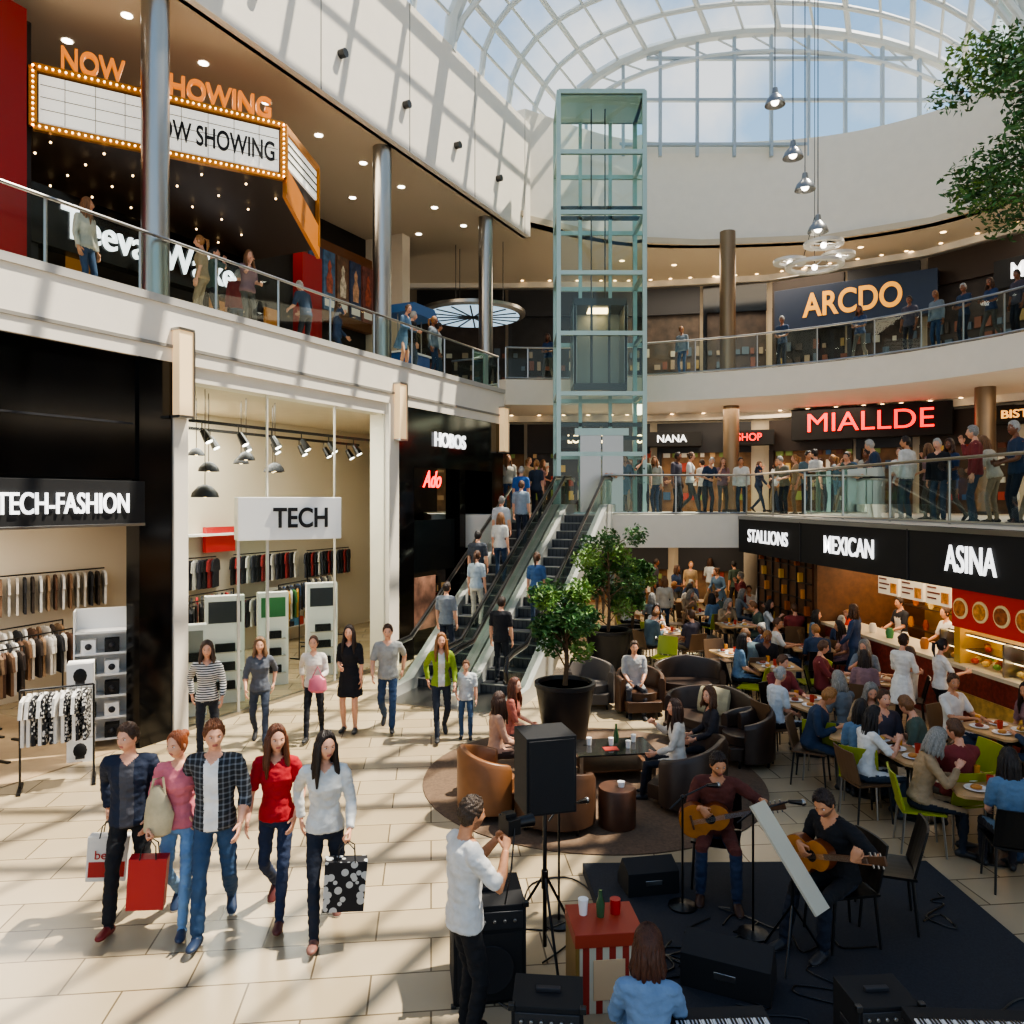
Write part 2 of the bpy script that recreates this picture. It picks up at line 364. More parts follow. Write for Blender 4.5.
    if lod>=1:
        for i in range(len(vs)):
            if clothv[i]:
                p=vs[i]; a=mnoise.noise(V((p[0]*9,p[1]*9,p[2]*22)))+.6*mnoise.noise(V((p[0]*22+5,p[1]*22,p[2]*34))); vs[i]=p+nrm[i]*(.009*a)
    M=MB(); M.open=True
    def addl(v,fs_,labs,Mx=None,flip=False):
        o=len(M.v)
        if Mx is not None:
            A3=np.array(Mx.to_3x3()); v=v@A3.T+np.array(Mx.translation)
        M.v+= [tuple(x) for x in v]
        for i,f in enumerate(fs_):
            f=tuple(k+o for k in f); M.f.append(f[::-1] if flip else f); M.m.append(M.mi(mats[labs if isinstance(labs,str) else labs[i]]))
    addl(vs,fs,lt)
    hm=(Matrix([[Xs[i],Fd[i],U[i]] for i in range(3)]).to_4x4())
    hm=Matrix.Translation(N+Fd*.022)@Matrix(hm)@Matrix.Rotation(rad(hy),4,'Z')@Matrix.Rotation(rad(hp),4,'X')@Matrix.Translation((0,.01,.100))
    for v,f,lb in headparts(lod,hair,beard=beard): addl(v,f,lb,hm)
    for s in(1,-1):
        W,hd,pn,th,gr=info['h%d'%s]; R=Matrix([[th[i],pn[i],hd[i]] for i in range(3)]).to_4x4()
        v,f=handparts(lod,gr); addl(v,f,'skin',Matrix.Translation(W-hd*.004)@R,flip=R.determinant()<0)
    me=bpy.data.meshes.new(name); me.from_pydata(M.v,[],M.f)
    for m in M.mats: me.materials.append(m)
    me.polygons.foreach_set('material_index',M.m); me.polygons.foreach_set('use_smooth',[True]*len(M.f)); me.update()
    return me,info
def person(name,loc,heading,H=1.75,**k):
    me,info=person_mesh(name,**k); s=H/1.75
    o=place(me,name,loc,heading,scale=s)
    Mw=Matrix.Translation(V(loc))@Matrix.Rotation(math.radians(heading),4,'Z')@Matrix.Scale(s,4)
    return o,Mw,info
def bag(loc,rz,w,h,d,m,m2=None,tilt=0,txt=None):
    b=MB(); b.prism([(-w/2,-h),(w/2,-h),(w/2*1.04,0),(-w/2*1.04,0)],-d/2,d/2,m,'y')
    if m2: b.box(-w/2*.9,w/2*.9,-d/2-.004,-d/2,-h*.9,-h*.55,m2)
    for y in(-d/2,d/2): b.tube([(-w*.22,y,-.01),(-w*.18,y*.8,.10),(0,y*.3,.15),(w*.18,y*.8,.10),(w*.22,y,-.01)],.006,MBLACK,6)
    o=b.obj('shopping_bag',loc,rz,bevel=.004); o.rotation_euler[1]=math.radians(tilt)
    if txt: text(o,txt,h*.28,0,-d/2-.008,-h*.4,m2 or MBLACK,ext=.001,name='print')
    return o
# ---- strolling group, foreground
S=[]
S.append(person('young_man_in_navy_jacket',g(130,918),188,1.80,shirt='1a2438',inner='4a4a50',pants='17181c',hc='3a2414',pose='walk',ph=1,lod=2,sleeve=.97,shoe='7a2020',hy=-28,hp=-2,grip=(1,0),twist=5,lh=(-.20,.12,.92)))
S.append(person('young_woman_in_pink_top',g(180,922),190,1.76,shirt='c9707c',pants='6d8fb4',hair='bun',hc='8a4a28',fem=True,pose='walk',ph=-1,lod=2,sleeve=.5,shoe='2a3a55',hy=-30,hp=-6,grip=(1,0),rh=(.22,.16,.92)))
S.append(person('young_man_in_plaid_shirt',g(215,928),190,1.88,shirt='3c4048',inner='e8e6e2',smat=pattern('plaid_flannel','plaid','1c1f24','6f747a',22),pants='304a68',hc='6a3e22',pose='walk',ph=1,lod=2,sleeve=.72,shoe='22324c',hy=22,hp=-4,twist=-5))
S.append(person('young_woman_in_red_top',g(277,914),184,1.77,shirt='a81824',pants='1e2a44',hair='long',hc='5a3018',fem=True,pose='walk',ph=-1,lod=2,sleeve=.42,shoe='5a2a26',hy=25,hp=-4,lh=(-.19,.15,.93)))
S.append(person('young_woman_in_white_sweater',g(325,930),192,1.79,shirt='cfcfca',pants='1c2230',hair='long',hc='20140e',fem=True,pose='walk',ph=1,lod=2,sleeve=.97,shoe='7a5248',hy=24,hp=-5,grip=(0,1)))
def hand(S,w): return S[1]@S[2][w]
for S_,w,sz,m1,m2,dz,tx in((S[0],'rw',(.34,.40,.12),mat('bag_white','dcd6cc',.6),mat('bag_red','a81c1c',.5),.0,'bebe'),(S[1],'rw',(.30,.44,.12),mat('bag_crimson','a81820',.5),None,0,None),
                         (S[4],'lw',(.34,.42,.13),pattern('bag_print','blotch','b8b8b4','15151a',13),None,0,None)):
    p=hand(S_,w); bag((p[0],p[1],p[2]-.15),12,*sz,m1,m2,tilt=4,txt=tx)
p=hand(S[1],'rw'); 
t=MB(); t.tube([(0,0,.30),(0,0,.2),(.02,0,.05),(0,0,-.10),(0,0,-.14)],[(.03,.03),(.09,.06),(.13,.09),(.12,.08),(.06,.04)],cloth('c0b290'),14); t.tube([(-.06,0,.22),(-.03,0,.36),(.05,0,.38),(.07,0,.22)],.012,cloth('c0b290'),6)
t.obj('canvas_tote_bag',(p[0]+.02,p[1]+.1,p[2]+.12))
# ---- mid-distance shoppers
person('shopper_in_striped_top',g(207,760),200,1.76,smat=pattern('stripe_knit','stripe','d8d4ce','26262a',30),pants='25262c',hair='bob',hc='4a3424',fem=True,pose='walk',ph=1,lod=1,sleeve=.95)
person('shopper_in_sunglasses',g(260,744),196,1.68,shirt='5a5e66',pants='3a4250',hair='bob',hc='7a5a3c',fem=True,pose='walk',ph=-1,lod=1,hp=0,sleeve=.6)
person('shopper_in_white_blouse',g(314,738),185,1.66,shirt='d8cfc4',pants='1e2026',hair='bun',hc='5a3a28',fem=True,pose='walk',ph=1,lod=1,sleeve=.8,lh=(-.12,.24,1.05),grip=(0,1))
q=g(322,738); t=MB(); t.tube([(0,0,0),(0,0,.04),(0,0,.2),(0,0,.26)],[(.10,.05),(.15,.08),(.13,.07),(.05,.03)],mat('pink_leather','c86478',.4),14); t.tube([(-.08,0,.24),(0,0,.4),(.08,0,.24)],.01,mat('pink_leather','c86478'),6); t.obj('handbag',(q[0],q[1]-.28,.80))
person('shopper_in_black_dress',g(350,731),176,1.74,shirt='17171d',pants='17171d',hair='long',hc='2a1a12',fem=True,pose='stand',dress=True,lod=1,sleeve=.5,rh=(.10,.22,1.1))
person('man_in_grey_tshirt',g(388,729),185,1.76,shirt='9c9c98',pants='2c4260',hc='4a2e1a',pose='walk',ph=-1,lod=1)
person('woman_in_green_cardigan',g(441,738),190,1.70,shirt='82982c',inner='d8d4cc',pants='2a303c',hair='long',hc='8a5a30',fem=True,pose='walk',ph=1,lod=1,sleeve=.95)
person('child_in_white_tshirt',g(466,738),180,1.24,shirt='c8ccca',pants='3e5672',hc='6a4428',pose='stand',lod=1,rh=(.2,.16,1.0))
# ---- cameraman, musicians
CM=person('cameraman',(-.33,5.35,0),-62,1.72,shirt='cfcdc8',pants='141418',hc='3a2a1c',sk='m',pose='stand',lod=2,sleeve=.44,rh=(.11,.27,1.38),lh=(-.09,.31,1.38),grip=(1,1),hp=-6,rdir=(-.45,.4,.7),ldir=(.35,.5,.7),beard=True,shoe='101012')
t=MB(); t.box(-.08,.08,-.05,.05,-.05,.06,BLACK); t.box(-.035,.035,-.05,.04,.06,.09,BLACK); t.tube([(0,.04,0),(0,.12,0),(0,.19,0)],[.04,.042,.048],BLACK,16); t.tube([(0,.19,0),(0,.192,0)],.038,mat('lens','101828',.05),16)
t.tube([(.08,0,0),(.14,-.06,-.25),(.12,-.10,-.5)],.006,BLACK,6)
t.obj('video_camera',M=CM[1]@Matrix.Translation((.0,.36,1.50)),bevel=.006)
def guitar(Mw):
    b=MB(); poly=[]
    for i in range(48):
        a=2*math.pi*i/48; x=math.cos(a)*.245; r=.165+.03*(-math.cos(a)) -.055*math.exp(-((x-.04)/.06)**2); s_=math.sin(a); poly.append((x,math.copysign(abs(s_)**.75,s_)*r))
    top=mat('spruce_top','a86a2c',.3,noise=.12,ns=12); side=mat('guitar_side','6a3416',.3)
    b.prism(poly,-.05,.045,side,'y'); b.prism([(x*.985,z*.985) for x,z in poly],.045,.05,top,'y')
    b.tube([(.06,.050,0),(.06,.053,0)],.05,mat('sound_hole','120a06',.8),20,side=(1,0,0)); b.box(-.13,-.11,.05,.062,-.07,.07,WOOD)
    b.box(.2,.62,.03,.058,-.024,.024,WOOD); b.prism([(.62,-.026),(.78,-.036),(.78,.036),(.62,.026)],.02,.042,WOOD,'y')
    for k in range(6): b.tube([(-.12,.065,-.02+.008*k),(.64,.062,-.018+.007*k)],.0012,STEEL,4)
    for s in(-1,1):
        for k in range(3): b.cb((.65+.045*k,.03,s*.045),(.012,.012,.03),STEEL)
    return b.obj('acoustic_guitar',M=Mw,bevel=.003)
def chairmesh(shell,legm,slat=False):
    b=MB()
    for x,y in((-.2,-.2),(.2,-.2),(-.2,.2),(.2,.2)): b.tube([(x*1.05,y*1.1,0),(x*.95,y*.9,.44)],[.011,.014],legm,8)
    n=7
    for i in range(n-1):
        x0=-.22+.44*i/(n-1); x1=-.22+.44*(i+1)/(n-1); z=lambda x:.45+.25*x*x
        b.add([(x0,-.21,z(x0)-.02),(x1,-.21,z(x1)-.02),(x1,.22,z(x1)-.02),(x0,.22,z(x0)-.02),(x0,-.21,z(x0)),(x1,-.21,z(x1)),(x1,.22,z(x1)),(x0,.22,z(x0))],[(3,2,1,0),(4,5,6,7),(0,1,5,4),(1,2,6,5),(2,3,7,6),(3,0,4,7)],shell)
        f=lambda x,zz:-.20-.10*(zz-.45)/.4+.55*x*x
        for k in range(4):
            z0=.47+.095*k; z1=z0+.095; w=lambda zz:1-.25*max(0,(zz-.7))
            P4=[(x0*w(z0),f(x0,z0)),(x1*w(z0),f(x1,z0)),(x1*w(z1),f(x1,z1)),(x0*w(z1),f(x0,z1))]; zz=[z0,z0,z1,z1]
            b.add([(p[0],p[1],c) for p,c in zip(P4,zz)]+[(p[0],p[1]-.02,c) for p,c in zip(P4,zz)],[(0,1,2,3),(7,6,5,4),(0,4,5,1),(1,5,6,2),(2,6,7,3),(3,7,4,0)],shell)
    return b
LIME=mat('lime_plastic','98a028',.35); CH_L=chairmesh(LIME,STEEL).mesh('lime_chair'); CH_B=chairmesh(BLACK,DSTEEL).mesh('black_chair'); CH_T=chairmesh(mat('tan_seat','6a5038',.5),DSTEEL).mesh('tan_chair')
ST=.10
g1=V((1.98,7.45,ST)); 
place(CH_B,'stage_chair',g1,160)
G1=person('guitarist_in_maroon_shirt',g1,168,1.68,shirt='5a2c24',pants='26324a',hc='2a1a12',sk='m',pose='sit',lod=2,sleeve=.75,beard=True,lean=8,hy=16,hp=-8,rh=(.16,.31,.86),lh=(-.40,.33,.90),grip=(2,1),rpalm=(0,-1,.2),lpalm=(0,-.6,.8),rdir=(-.6,.1,-.7),ldir=(-.3,-.2,.9),legs=[(V((.17,.40,.09)),0),(V((-.16,.50,.09)),0)],shoe='3a2218')
guitar(G1[1]@Matrix.Translation((.13,.23,.73))@Matrix.Rotation(math.radians(195),4,'Y'))
g2=V((2.78,6.5,ST)); place(CH_B,'stage_chair',g2,100)
G2=person('guitarist_in_black_tshirt',g2,120,1.70,shirt='121216',pants='1c2230',hc='2c1c14',sk='m',pose='sit',lod=2,sleeve=.44,beard=True,lean=14,hy=10,hp=-12,rh=(.17,.34,.84),lh=(-.38,.36,.92),grip=(2,1),rpalm=(0,-1,.2),lpalm=(0,-.6,.8),rdir=(-.6,.1,-.7),ldir=(-.3,-.2,.9),legs=[(V((.15,.55,.09)),0),(V((-.13,.40,.09)),0)],shoe='2a2a2c')
guitar(G2[1]@Matrix.Translation((.13,.25,.74))@Matrix.Rotation(math.radians(198),4,'Y'))
place(CH_B,'stage_chair',(3.30,6.80,ST),70,scale=1.05)
person('audience_woman_in_denim_jacket',(.84,4.72,0),-8,1.72,shirt='6f88a6',pants='3a4452',hair='bob',hc='4a2614',fem=True,pose='sit',lod=2,sleeve=.95,lean=8,vneck=False,seat=.20,legs=[(V((.16,.50,.09)),0),(V((-.16,.56,.09)),0)],lh=(-.14,.42,.5),rh=(.14,.42,.5))
t=MB(); t.lathe([(.17,.10),(.20,.12),(.20,.17),(.16,.19)],CHAR,20); t.lathe([(.2,0),(.2,.02),(.15,.10)],CHAR,20); t.obj('low_stool',(.84,4.70,0))
# ---- people pools
pal=['2c3e5e','d4d0c8','70787e','1c1c22','5a7690','7a3030','b8b0a0','4a5a50','c6ccd0','44404a','a08868','2a3a52','dcdad4','6e6a5a','8a6a6c','56686e']
hcs=['2a1a10','4a2e1a','1a1210','7a5230','8c8880','5a3a22','a8a49c','9a6a38']
pp=['1e2430','2c405c','22222a','54504a','3a4654','8a7a62']
STAND=[];SIT=[]
for i in range(20):
    fem=i%2==1; a=dict(shirt=pal[(i*5+1)%16],pants=pp[i%6],hair=(['long','bob','tail','bun'][i//2%4] if fem else 'short'),hc=hcs[(i*3)%8],sk='lmldl'[i%5],fem=fem,lod=0,sleeve=[.42,.95,.5][i%3],wide=[1,1.12,.95,1.05][i%4],hy=[0,30,-25,15,-10][i%5],slean=[0,2,-2][i%3])
    if i%3==0: a.update(lh=(-.1,.28,1.05),rh=(.1,.28,1.08),grip=(2,2))
    if i%5==2: a.update(lean=12,lh=(-.2,.36,1.06),rh=(.2,.36,1.06))
    if i%5==4: a.update(rh=(.10,.20,1.45),rdir=(-.2,.3,1))
    if i%4==3: a.update(pose='walk',ph=1)
    if i==7: a.update(pose='stand',dress=True)
    STAND.append(person_mesh('standing_visitor',**a)[0])
for i in range(14):
    fem=i%2==0; a=dict(shirt=pal[(i*7+4)%16],pants=pp[(i+2)%6],hair=(['long','bob','bun','long'][i//2%4] if fem else 'short'),hc=hcs[(i*5+2)%8],sk='lmlld'[i%5],fem=fem,lod=0 if i%2 else 1,sleeve=[.42,.95,.42][i%3],pose='sit',lean=[4,14,9,-4][i%4],hy=[0,25,-30][i%3],hp=[0,-14,-6][i%3],wide=[1,1.1,1.0][i%3])
    if i%3!=0: a.update(lh=(-.14,.38,.80),rh=(.12,.36,.84 if i%2 else .98),grip=(2,0),rpalm=(0,-.3,-1),lpalm=(0,0,-1))
    SIT.append(person_mesh('seated_diner',**a)[0])
def stand(i,x,y,z,h,s=1.0,name='standing_visitor'): return place(STAND[i%20],name,(x,y,z),h,scale=s)
def sit(i,x,y,z,h,s=1.0,name='seated_diner'): return place(SIT[i%14],name,(x,y,z),h,scale=s)
ED=V((2.15,5.8,0)).normalized(); EO=V((-.85,15.2,0)); EA=-math.degrees(math.atan2(ED.x,ED.y)); ESX=V((ED.y,-ED.x,0)); SL=3.4/6.19
def esc(lane,s,dx=0): 
    i=math.floor(s/.364); p=EO+ED*(i*.364+.19)+ESX*(lane+dx); p.z=(i+1)*.2 if s>=0 else .03; return p
for k,(ln,s,sh,fm,hr,pn) in enumerate([(-.76,.6,'7a8088',False,'short','2a3040'),(-.54,1.5,'a8b4bc',True,'tail','c8c0b0'),(-.82,2.3,'3c4048',False,'short','26262e'),(-.55,3.0,'d0ccc4',True,'bob','2c3e58'),(-.8,3.7,'b8bcc0',False,'short','3a3a44'),(-.54,4.4,'8a98a4',False,'short','2a3040'),(-.8,5.2,'2a5a9a',False,'short','1e2430'),(-.5,5.8,'26303e',True,'tail','1e2430'),(.60,.3,'1a1a20',False,'short','22242c'),(.85,1.5,'3a5a84',True,'tail','2a3a50')]):
    person('escalator_rider',esc(ln,s),EA+(3*k%7-3),1.68,shirt=sh,pants=pn,hair=hr,hc=hcs[k%8],fem=fm,pose='stand',lod=1 if k<3 or k>7 else 0)
def tub(name,loc,rz,m,w=.78,d=.74,h=.78,seatm=None):
    b=MB(); n=22; vs=[];fs=[]
    prof=[(0,.10),(0,h*.92),(-.03,h),(-.09,h),(-.12,h*.9),(-.12,.10)]
    for i in range(n+1):
        a=math.radians(-118+236*i/n); hh=1-.22*abs(i/n-.5)*2
        for o,z in prof:
            rx=(w/2+o);ry=(d/2+o); yy=-math.cos(a)*ry; xx=math.sin(a)*rx
            vs.append((xx,yy,z*hh if z>.2 else z))
    k=len(prof)
    for i in range(n):
        for j in range(k): q=(j+1)%k; fs.append((i*k+j,i*k+q,(i+1)*k+q,(i+1)*k+j))
    fs.append(tuple(range(k))); fs.append(tuple(n*k+j for j in range(k))[::-1]); b.add(vs,fs,m)
    b.prism([(math.sin(a)*(w/2-.09),-math.cos(a)*(d/2-.08)) if abs(a)<2.1 else (math.sin(a)*(w/2-.08)*1.0,d/2-.06) for a in [math.radians(-170+340*i/23) for i in range(24)]],.12,.30,m)
    b.prism([(math.sin(a)*(w/2-.12),-math.cos(a)*(d/2-.11)+.01) for a in [math.radians(-180+360*i/24) for i in range(24)]],.30,.44,seatm or m)
    for x,y in((-.25,-.22),(.25,-.22),(-.25,.22),(.25,.22)): b.tube([(x*w/.78,y,0),(x*w/.78,y,.13)],.02,BLACK,8)
    return b.obj(name,loc,rz,bevel=.02)
TAN=mat('tan_leather','7e5230',.4,noise=.1,ns=6); BRN=mat('brown_leather','4a3222',.42,noise=.15,ns=6); DBR=mat('espresso_leather','382a22',.4,noise=.15,ns=6); GRYF=mat('grey_upholstery','57504a',.8)
tub('tub_chair',g(490,812),-75,TAN,.80,.80,.84); tub('tub_chair',g(555,826),-15,BRN,.95,.80,.78)
tub('loveseat',g(690,800),60,DBR,1.35,.9,.82); tub('loveseat',g(710,745),130,DBR,1.6,.95,.86); tub('tub_chair',g(640,714),185,BRN,.9,.85,.85)
tub('tub_chair',g(590,706),175,GRYF,.95,.85,.85); tub('loveseat',g(690,704),178,DBR,1.4,.9,.85); tub('tub_chair',g(745,762),100,DBR,.85,.85,.8)
def guest(name,px,py,h,**k): person(name,g(px,py),h,k.pop('H',1.62),pose='sit',lod=1,**k)
guest('lounge_guest_in_blouse',496,790,-70,shirt='b89078',pants='3a2a24',hair='long',hc='3a2012',fem=True,sleeve=.8,hy=30)
guest('lounge_guest_in_floral_top',512,768,-95,shirt='a05a4c',pants='4a4440',hair='long',hc='5a2e1a',fem=True,sleeve=.5,hy=-20)
guest('lounge_guest_in_white_tunic',678,800,75,shirt='d0c8bc',pants='22242c',hair='long',hc='3a2216',fem=True,sleeve=.9,hy=20,rh=(.12,.34,1.0),grip=(1,0))
guest('lounge_guest_in_dark_top',712,782,90,shirt='2c2a30',pants='1e2026',hair='bob',hc='5a3a24',fem=True,sleeve=.9,hy=30)
guest('lounge_guest_in_grey_shirt',634,712,178,shirt='b4b2ae',pants='3a3a40',hc='4a3626',sleeve=.5)
# ============================================================ SHELL
def nt_floor():
    m=bpy.data.materials.new('stone_tile'); m.use_nodes=True; nt=m.node_tree; b=nt.nodes['Principled BSDF']
    tc=nt.nodes.new('ShaderNodeTexCoord'); mp=nt.nodes.new('ShaderNodeMapping'); mp.inputs['Rotation'].default_value=(0,0,math.radians(-6))
    br=nt.nodes.new('ShaderNodeTexBrick'); br.inputs['Scale'].default_value=1; br.inputs['Brick Width'].default_value=.95; br.inputs['Row Height'].default_value=.48
    br.inputs['Mortar Size'].default_value=.008; br.inputs['Color1'].default_value=(*hx('b9a88c'),1); br.inputs['Color2'].default_value=(*hx('a99778'),1); br.inputs['Mortar'].default_value=(*hx('6c5e4a'),1)
    n=nt.nodes.new('ShaderNodeTexNoise'); n.inputs['Scale'].default_value=1.5; n.inputs['Detail'].default_value=6
    mx=nt.nodes.new('ShaderNodeMixRGB'); mx.blend_type='MULTIPLY'; mx.inputs[0].default_value=.4
    r=nt.nodes.new('ShaderNodeValToRGB'); r.color_ramp.elements[0].color=(.68,.66,.62,1)
    nt.links.new(tc.outputs['Object'],mp.inputs[0]); nt.links.new(mp.outputs[0],br.inputs['Vector']); nt.links.new(mp.outputs[0],n.inputs['Vector'])
    nt.links.new(n.outputs['Fac'],r.inputs[0]); nt.links.new(br.outputs['Color'],mx.inputs[1]); nt.links.new(r.outputs[0],mx.inputs[2]); nt.links.new(mx.outputs[0],b.inputs['Base Color'])
    b.inputs['Roughness'].default_value=.26; return m
t=MB(); t.box(-20,22,-2,36,-.2,0,nt_floor()); t.obj('floor')
t=MB(); t.lathe([(2.3,.0),(2.3,.012),(2.25,.015)],mat('brown_carpet','665240',.95,noise=.2,ns=30),64); t.obj('round_rug',g(592,778))
LA=63.1; LO=(-11.78,0,0)
def Lobj(b,name,bevel=0): return b.obj(name,LO,LA,bevel)
def Lw(u,y,z): 
    d=V((.4522,.8919,0)); nn=V((-.8919,.4522,0)); return V(LO)+d*u+nn*y+V((0,0,z))
t=MB(); t.box(2,25.3,0,9,6.3,7.0,WHITE); t.box(2,25.3,-.12,.1,6.0,7.0,WHITE); t.box(2,25.3,-.16,-.12,6.9,7.02,mat('edge_trim','b9b4ab',.4)); t.box(2,25.3,-.15,-.12,6.22,6.27,mat('grey_strip','8a857c',.6))  # narrow grey strip raised from the band face
Lobj(t,'gallery_slab_left')
t=MB(); t.box(0,27,0,12,12.0,12.3,CEILM)
for u in np.arange(6,26,1.6):
    for y in(1.2,2.8): t.lathe([(.09,-.01),(.09,.0)],COOL,12,(u,y,12.0))
Lobj(t,'ceiling_left')
t=MB(); t.box(-16,.35,23.4,36,12.45,12.6,CEILM); t.obj('ceiling_rear')
t=MB(); t.box(-2,27,-.15,.1,12.0,15.5,WHITE); 
for u in np.arange(11,26,2.3): t.tube([(u,-.3,13.0),(u,-.15,13.0)],.09,DSTEEL,12)
for u in np.arange(8,27,3.1): t.box(u,u+.03,-.155,-.15,12,15.5,mat('grey_strip','8a857c'))  # raised grey strips at regular spacing along the wall
Lobj(t,'wall_left_upper')
DKW=mat('cinema_dark_wall','17120f',.5,noise=.2,ns=2)
t=MB(); t.box(6,27,4.6,4.9,7,12,DKW); t.box(6,27,4.5,4.6,7,7.3,CHAR)
for u in np.arange(13,21,.9): t.box(u,u+.8,4.55,4.6,7.4,8.3,GBLACK)
for u in np.arange(13.3,21,1.8): t.box(u,u+.5,4.5,4.55,7.5,8.9,mat('cinema_glow','8a5a28',.5,emit=.5))
t.box(24.9,25.3,3.2,9,7,12,CREAM)
Lobj(t,'wall_cinema')
t=MB(); t.box(13.1,18.2,2.5,2.8,8.15,9.15,GBLACK); 
for u in(13.3,18.0): t.box(u-.06,u+.06,2.6,2.72,7,8.15,DSTEEL)
o=Lobj(t,'store_sign'); text(o,'Teeva  Walkes',.78,15.75,2.47,8.62,LWHITE,width=4.1,ext=.03)
t=MB(); t.box(10.6,12.75,1.9,2.3,7,11.6,RED); t.box(19.6,20.3,2.4,2.7,7,9.8,RED); t.box(12.75,13.0,2.2,2.4,7,11.6,DKW); Lobj(t,'cinema_portal')
pt=MB(); pc=['20384c','2c4458','4a3424','242e40','54302a','24404a']
pt.box(21.8,25.6,4.35,4.55,9.0,11.3,mat('orange_frame','5a3418',.4,emit=.15))
for i in range(6): 
    u=21.98+i*.6; m=mat('poster_%d'%i,pc[i],.4,emit=.4,noise=.9,ns=5); pt.box(u,u+.5,4.3,4.36,9.3,11.0,m); pt.box(u+.05,u+.45,4.29,4.3,9.4,9.6,mat('poster_text','c8c0b0',.5,emit=.3)); pt.prism([(u+.13,9.8),(u+.37,9.8),(u+.39,10.2),(u+.30,10.42),(u+.33,10.6),(u+.25,10.75),(u+.17,10.6),(u+.20,10.42),(u+.11,10.2)],4.285,4.30,mat('poster_fig_%d'%(i%3),['a88060','8a4430','b0a48c'][i%3],.5,emit=.2,noise=.6,ns=8),'y')
Lobj(pt,'movie_poster_case')
# marquee
t=MB(); a=V((13.0,2.15,0)); b_=V((16.35,-.05,0)); c_=V((18.1,.65,0)); bk=4.5
zt,zb=10.85,9.88
def zz(p,z): return (p.x,p.y,z)
pts=[a,b_,c_,V((18.1,bk,0)),V((13.0,bk,0))]
BD=mat('marquee_board','f0ece0',.5,emit=.5); UND=mat('marquee_soffit','2a1c12',.5)
t.add([zz(p,zt) for p in pts]+[zz(a,zb),zz(b_,zb),zz(c_,9.15),(18.1,bk,9.2),(13.0,bk,9.35)],[(0,1,2,3,4),(9,8,7,6,5),(0,5,6,1),(1,6,7,2),(2,7,8,3),(4,9,5,0)],UND)
d1=(b_-a).normalized(); ang=math.atan2(d1.y,d1.x); Lm=(b_-a).length; MM=Matrix.Translation(a)@Matrix.Rotation(ang,4,'Z')
t.box(.08,Lm-.08,-.05,0,zb+.1,zt-.1,BD,MM)
for z in(zb,zt): t.box(0,Lm,-.09,0,z-.06,z+.06,GOLD,MM)
for x in(0,Lm): t.box(x-.06,x+.06,-.09,0,zb,zt,GOLD,MM)
for k in range(1,4): t.box(.1,Lm-.1,-.056,-.05,zb+.1+.2*k,zb+.112+.2*k,mat('board_line','8a8478'),MM)
for k in range(1,9): t.box(Lm*k/9,Lm*k/9+.01,-.056,-.05,zb+.1,zt-.1,mat('board_line','8a8478'),MM)
for i in range(44):
    for z in(zb,zt): t.sph((Lm*i/43,-.11,z),.018,WARM,6,4,MM)
for i in range(12):
    for x in(0,Lm): t.sph((x,-.11,zb+(zt-zb)*i/11),.018,WARM,6,4,MM)
d2=(c_-b_).normalized(); M2=Matrix.Translation(b_)@Matrix.Rotation(math.atan2(d2.y,d2.x),4,'Z'); L2=(c_-b_).length
t.prism([(0,zb-.35),(L2,8.95),(L2,9.6),(0,zb+.25)],-.07,0,mat('amber_wood','a8641e',.4,emit=.12),'y',M2); t.box(.15,L2-.12,-.04,0,10.15,zt-.1,BD,M2); t.box(0,L2,-.07,0,zt-.08,zt+.06,GOLD,M2); t.box(L2-.08,L2,-.08,0,9.2,zt,GOLD,M2); t.box(0,.08,-.08,0,9.6,zt,GOLD,M2)
for k in range(3): t.box(.15,L2-.12,-.05,-.04,10.3+.15*k,10.33+.15*k,MBLACK,M2)
for i in range(7):
    for j in range(6):
        f=(j+.5)/6; u=13.3+i*.68; y0=2.15-(u-13)*.65 if u<16.35 else -.05+(u-16.35)*.4; yy=y0+(bk-y0)*f
        t.sph((u,yy,9.84-.55*f-(.0 if u<16.4 else .35*(1-f)*(u-16.4)/1.7)-.03),.022,WARM,6,4)
o=Lobj(t,'cinema_marquee')
R=Matrix.Rotation(ang,4,'Z')
p=a+d1*(Lm*.67); text(o,'NOW SHOWING',.50,p.x+.02,p.y-.08,zb+.42,MBLACK,width=2.2,ext=.01,R=R,bold=.015)
AMB=mat('amber_bulb_letter','a85c14',.4,emit=.7,ecol='ff9030')
for s_,fx,wd in(('NOW',.21,.95),('SHOWING',.70,1.95)):
    p=a+d1*(Lm*fx); text(o,s_,.52,p.x,p.y-.02,zt+.25,AMB,width=wd,ext=.05,R=R,bold=.02)
def railing(name,pts,z,h=.95,step=1.5):
    b=MB()
    P=[V((x,y,0)) for x,y in pts]
    for a,c in zip(P[:-1],P[1:]):
        L=(c-a).length; n=max(1,round(L/step)); d=(c-a)/n
        for i in range(n):
            p=a+d*i; q=p+d; e=d.normalized()*.02
            b.quad([(p.x+e.x,p.y+e.y,z+.05),(q.x-e.x,q.y-e.y,z+.05),(q.x-e.x,q.y-e.y,z+h-.05),(p.x+e.x,p.y+e.y,z+h-.05)],GGRN)
            b.cb((p.x,p.y,z+h/2),(.035,.035,h),STEEL)
        b.tube([a+V((0,0,z+h)),c+V((0,0,z+h))],.028,STEEL,8); b.tube([a+V((0,0,z+.04)),c+V((0,0,z+.04))],.03,STEEL,6)
    return b.obj(name)
def Lp(u,y): v=Lw(u,y,0); return (v.x,v.y)
railing('glass_railing',[Lp(3,.02),Lp(25.2,.02),Lp(25.2,1.6)],7.0,.98)
for u,r in((13.85,.215),(19.95,.215),(24.95,.21)):
    t=MB(); t.tube([(0,0,0),(0,0,5.0)],r,STEEL,32); t.lathe([(r+.03,0),(r+.03,.08)],DSTEEL,32); v=Lw(u,.3,7.0); t.obj('steel_column',v)
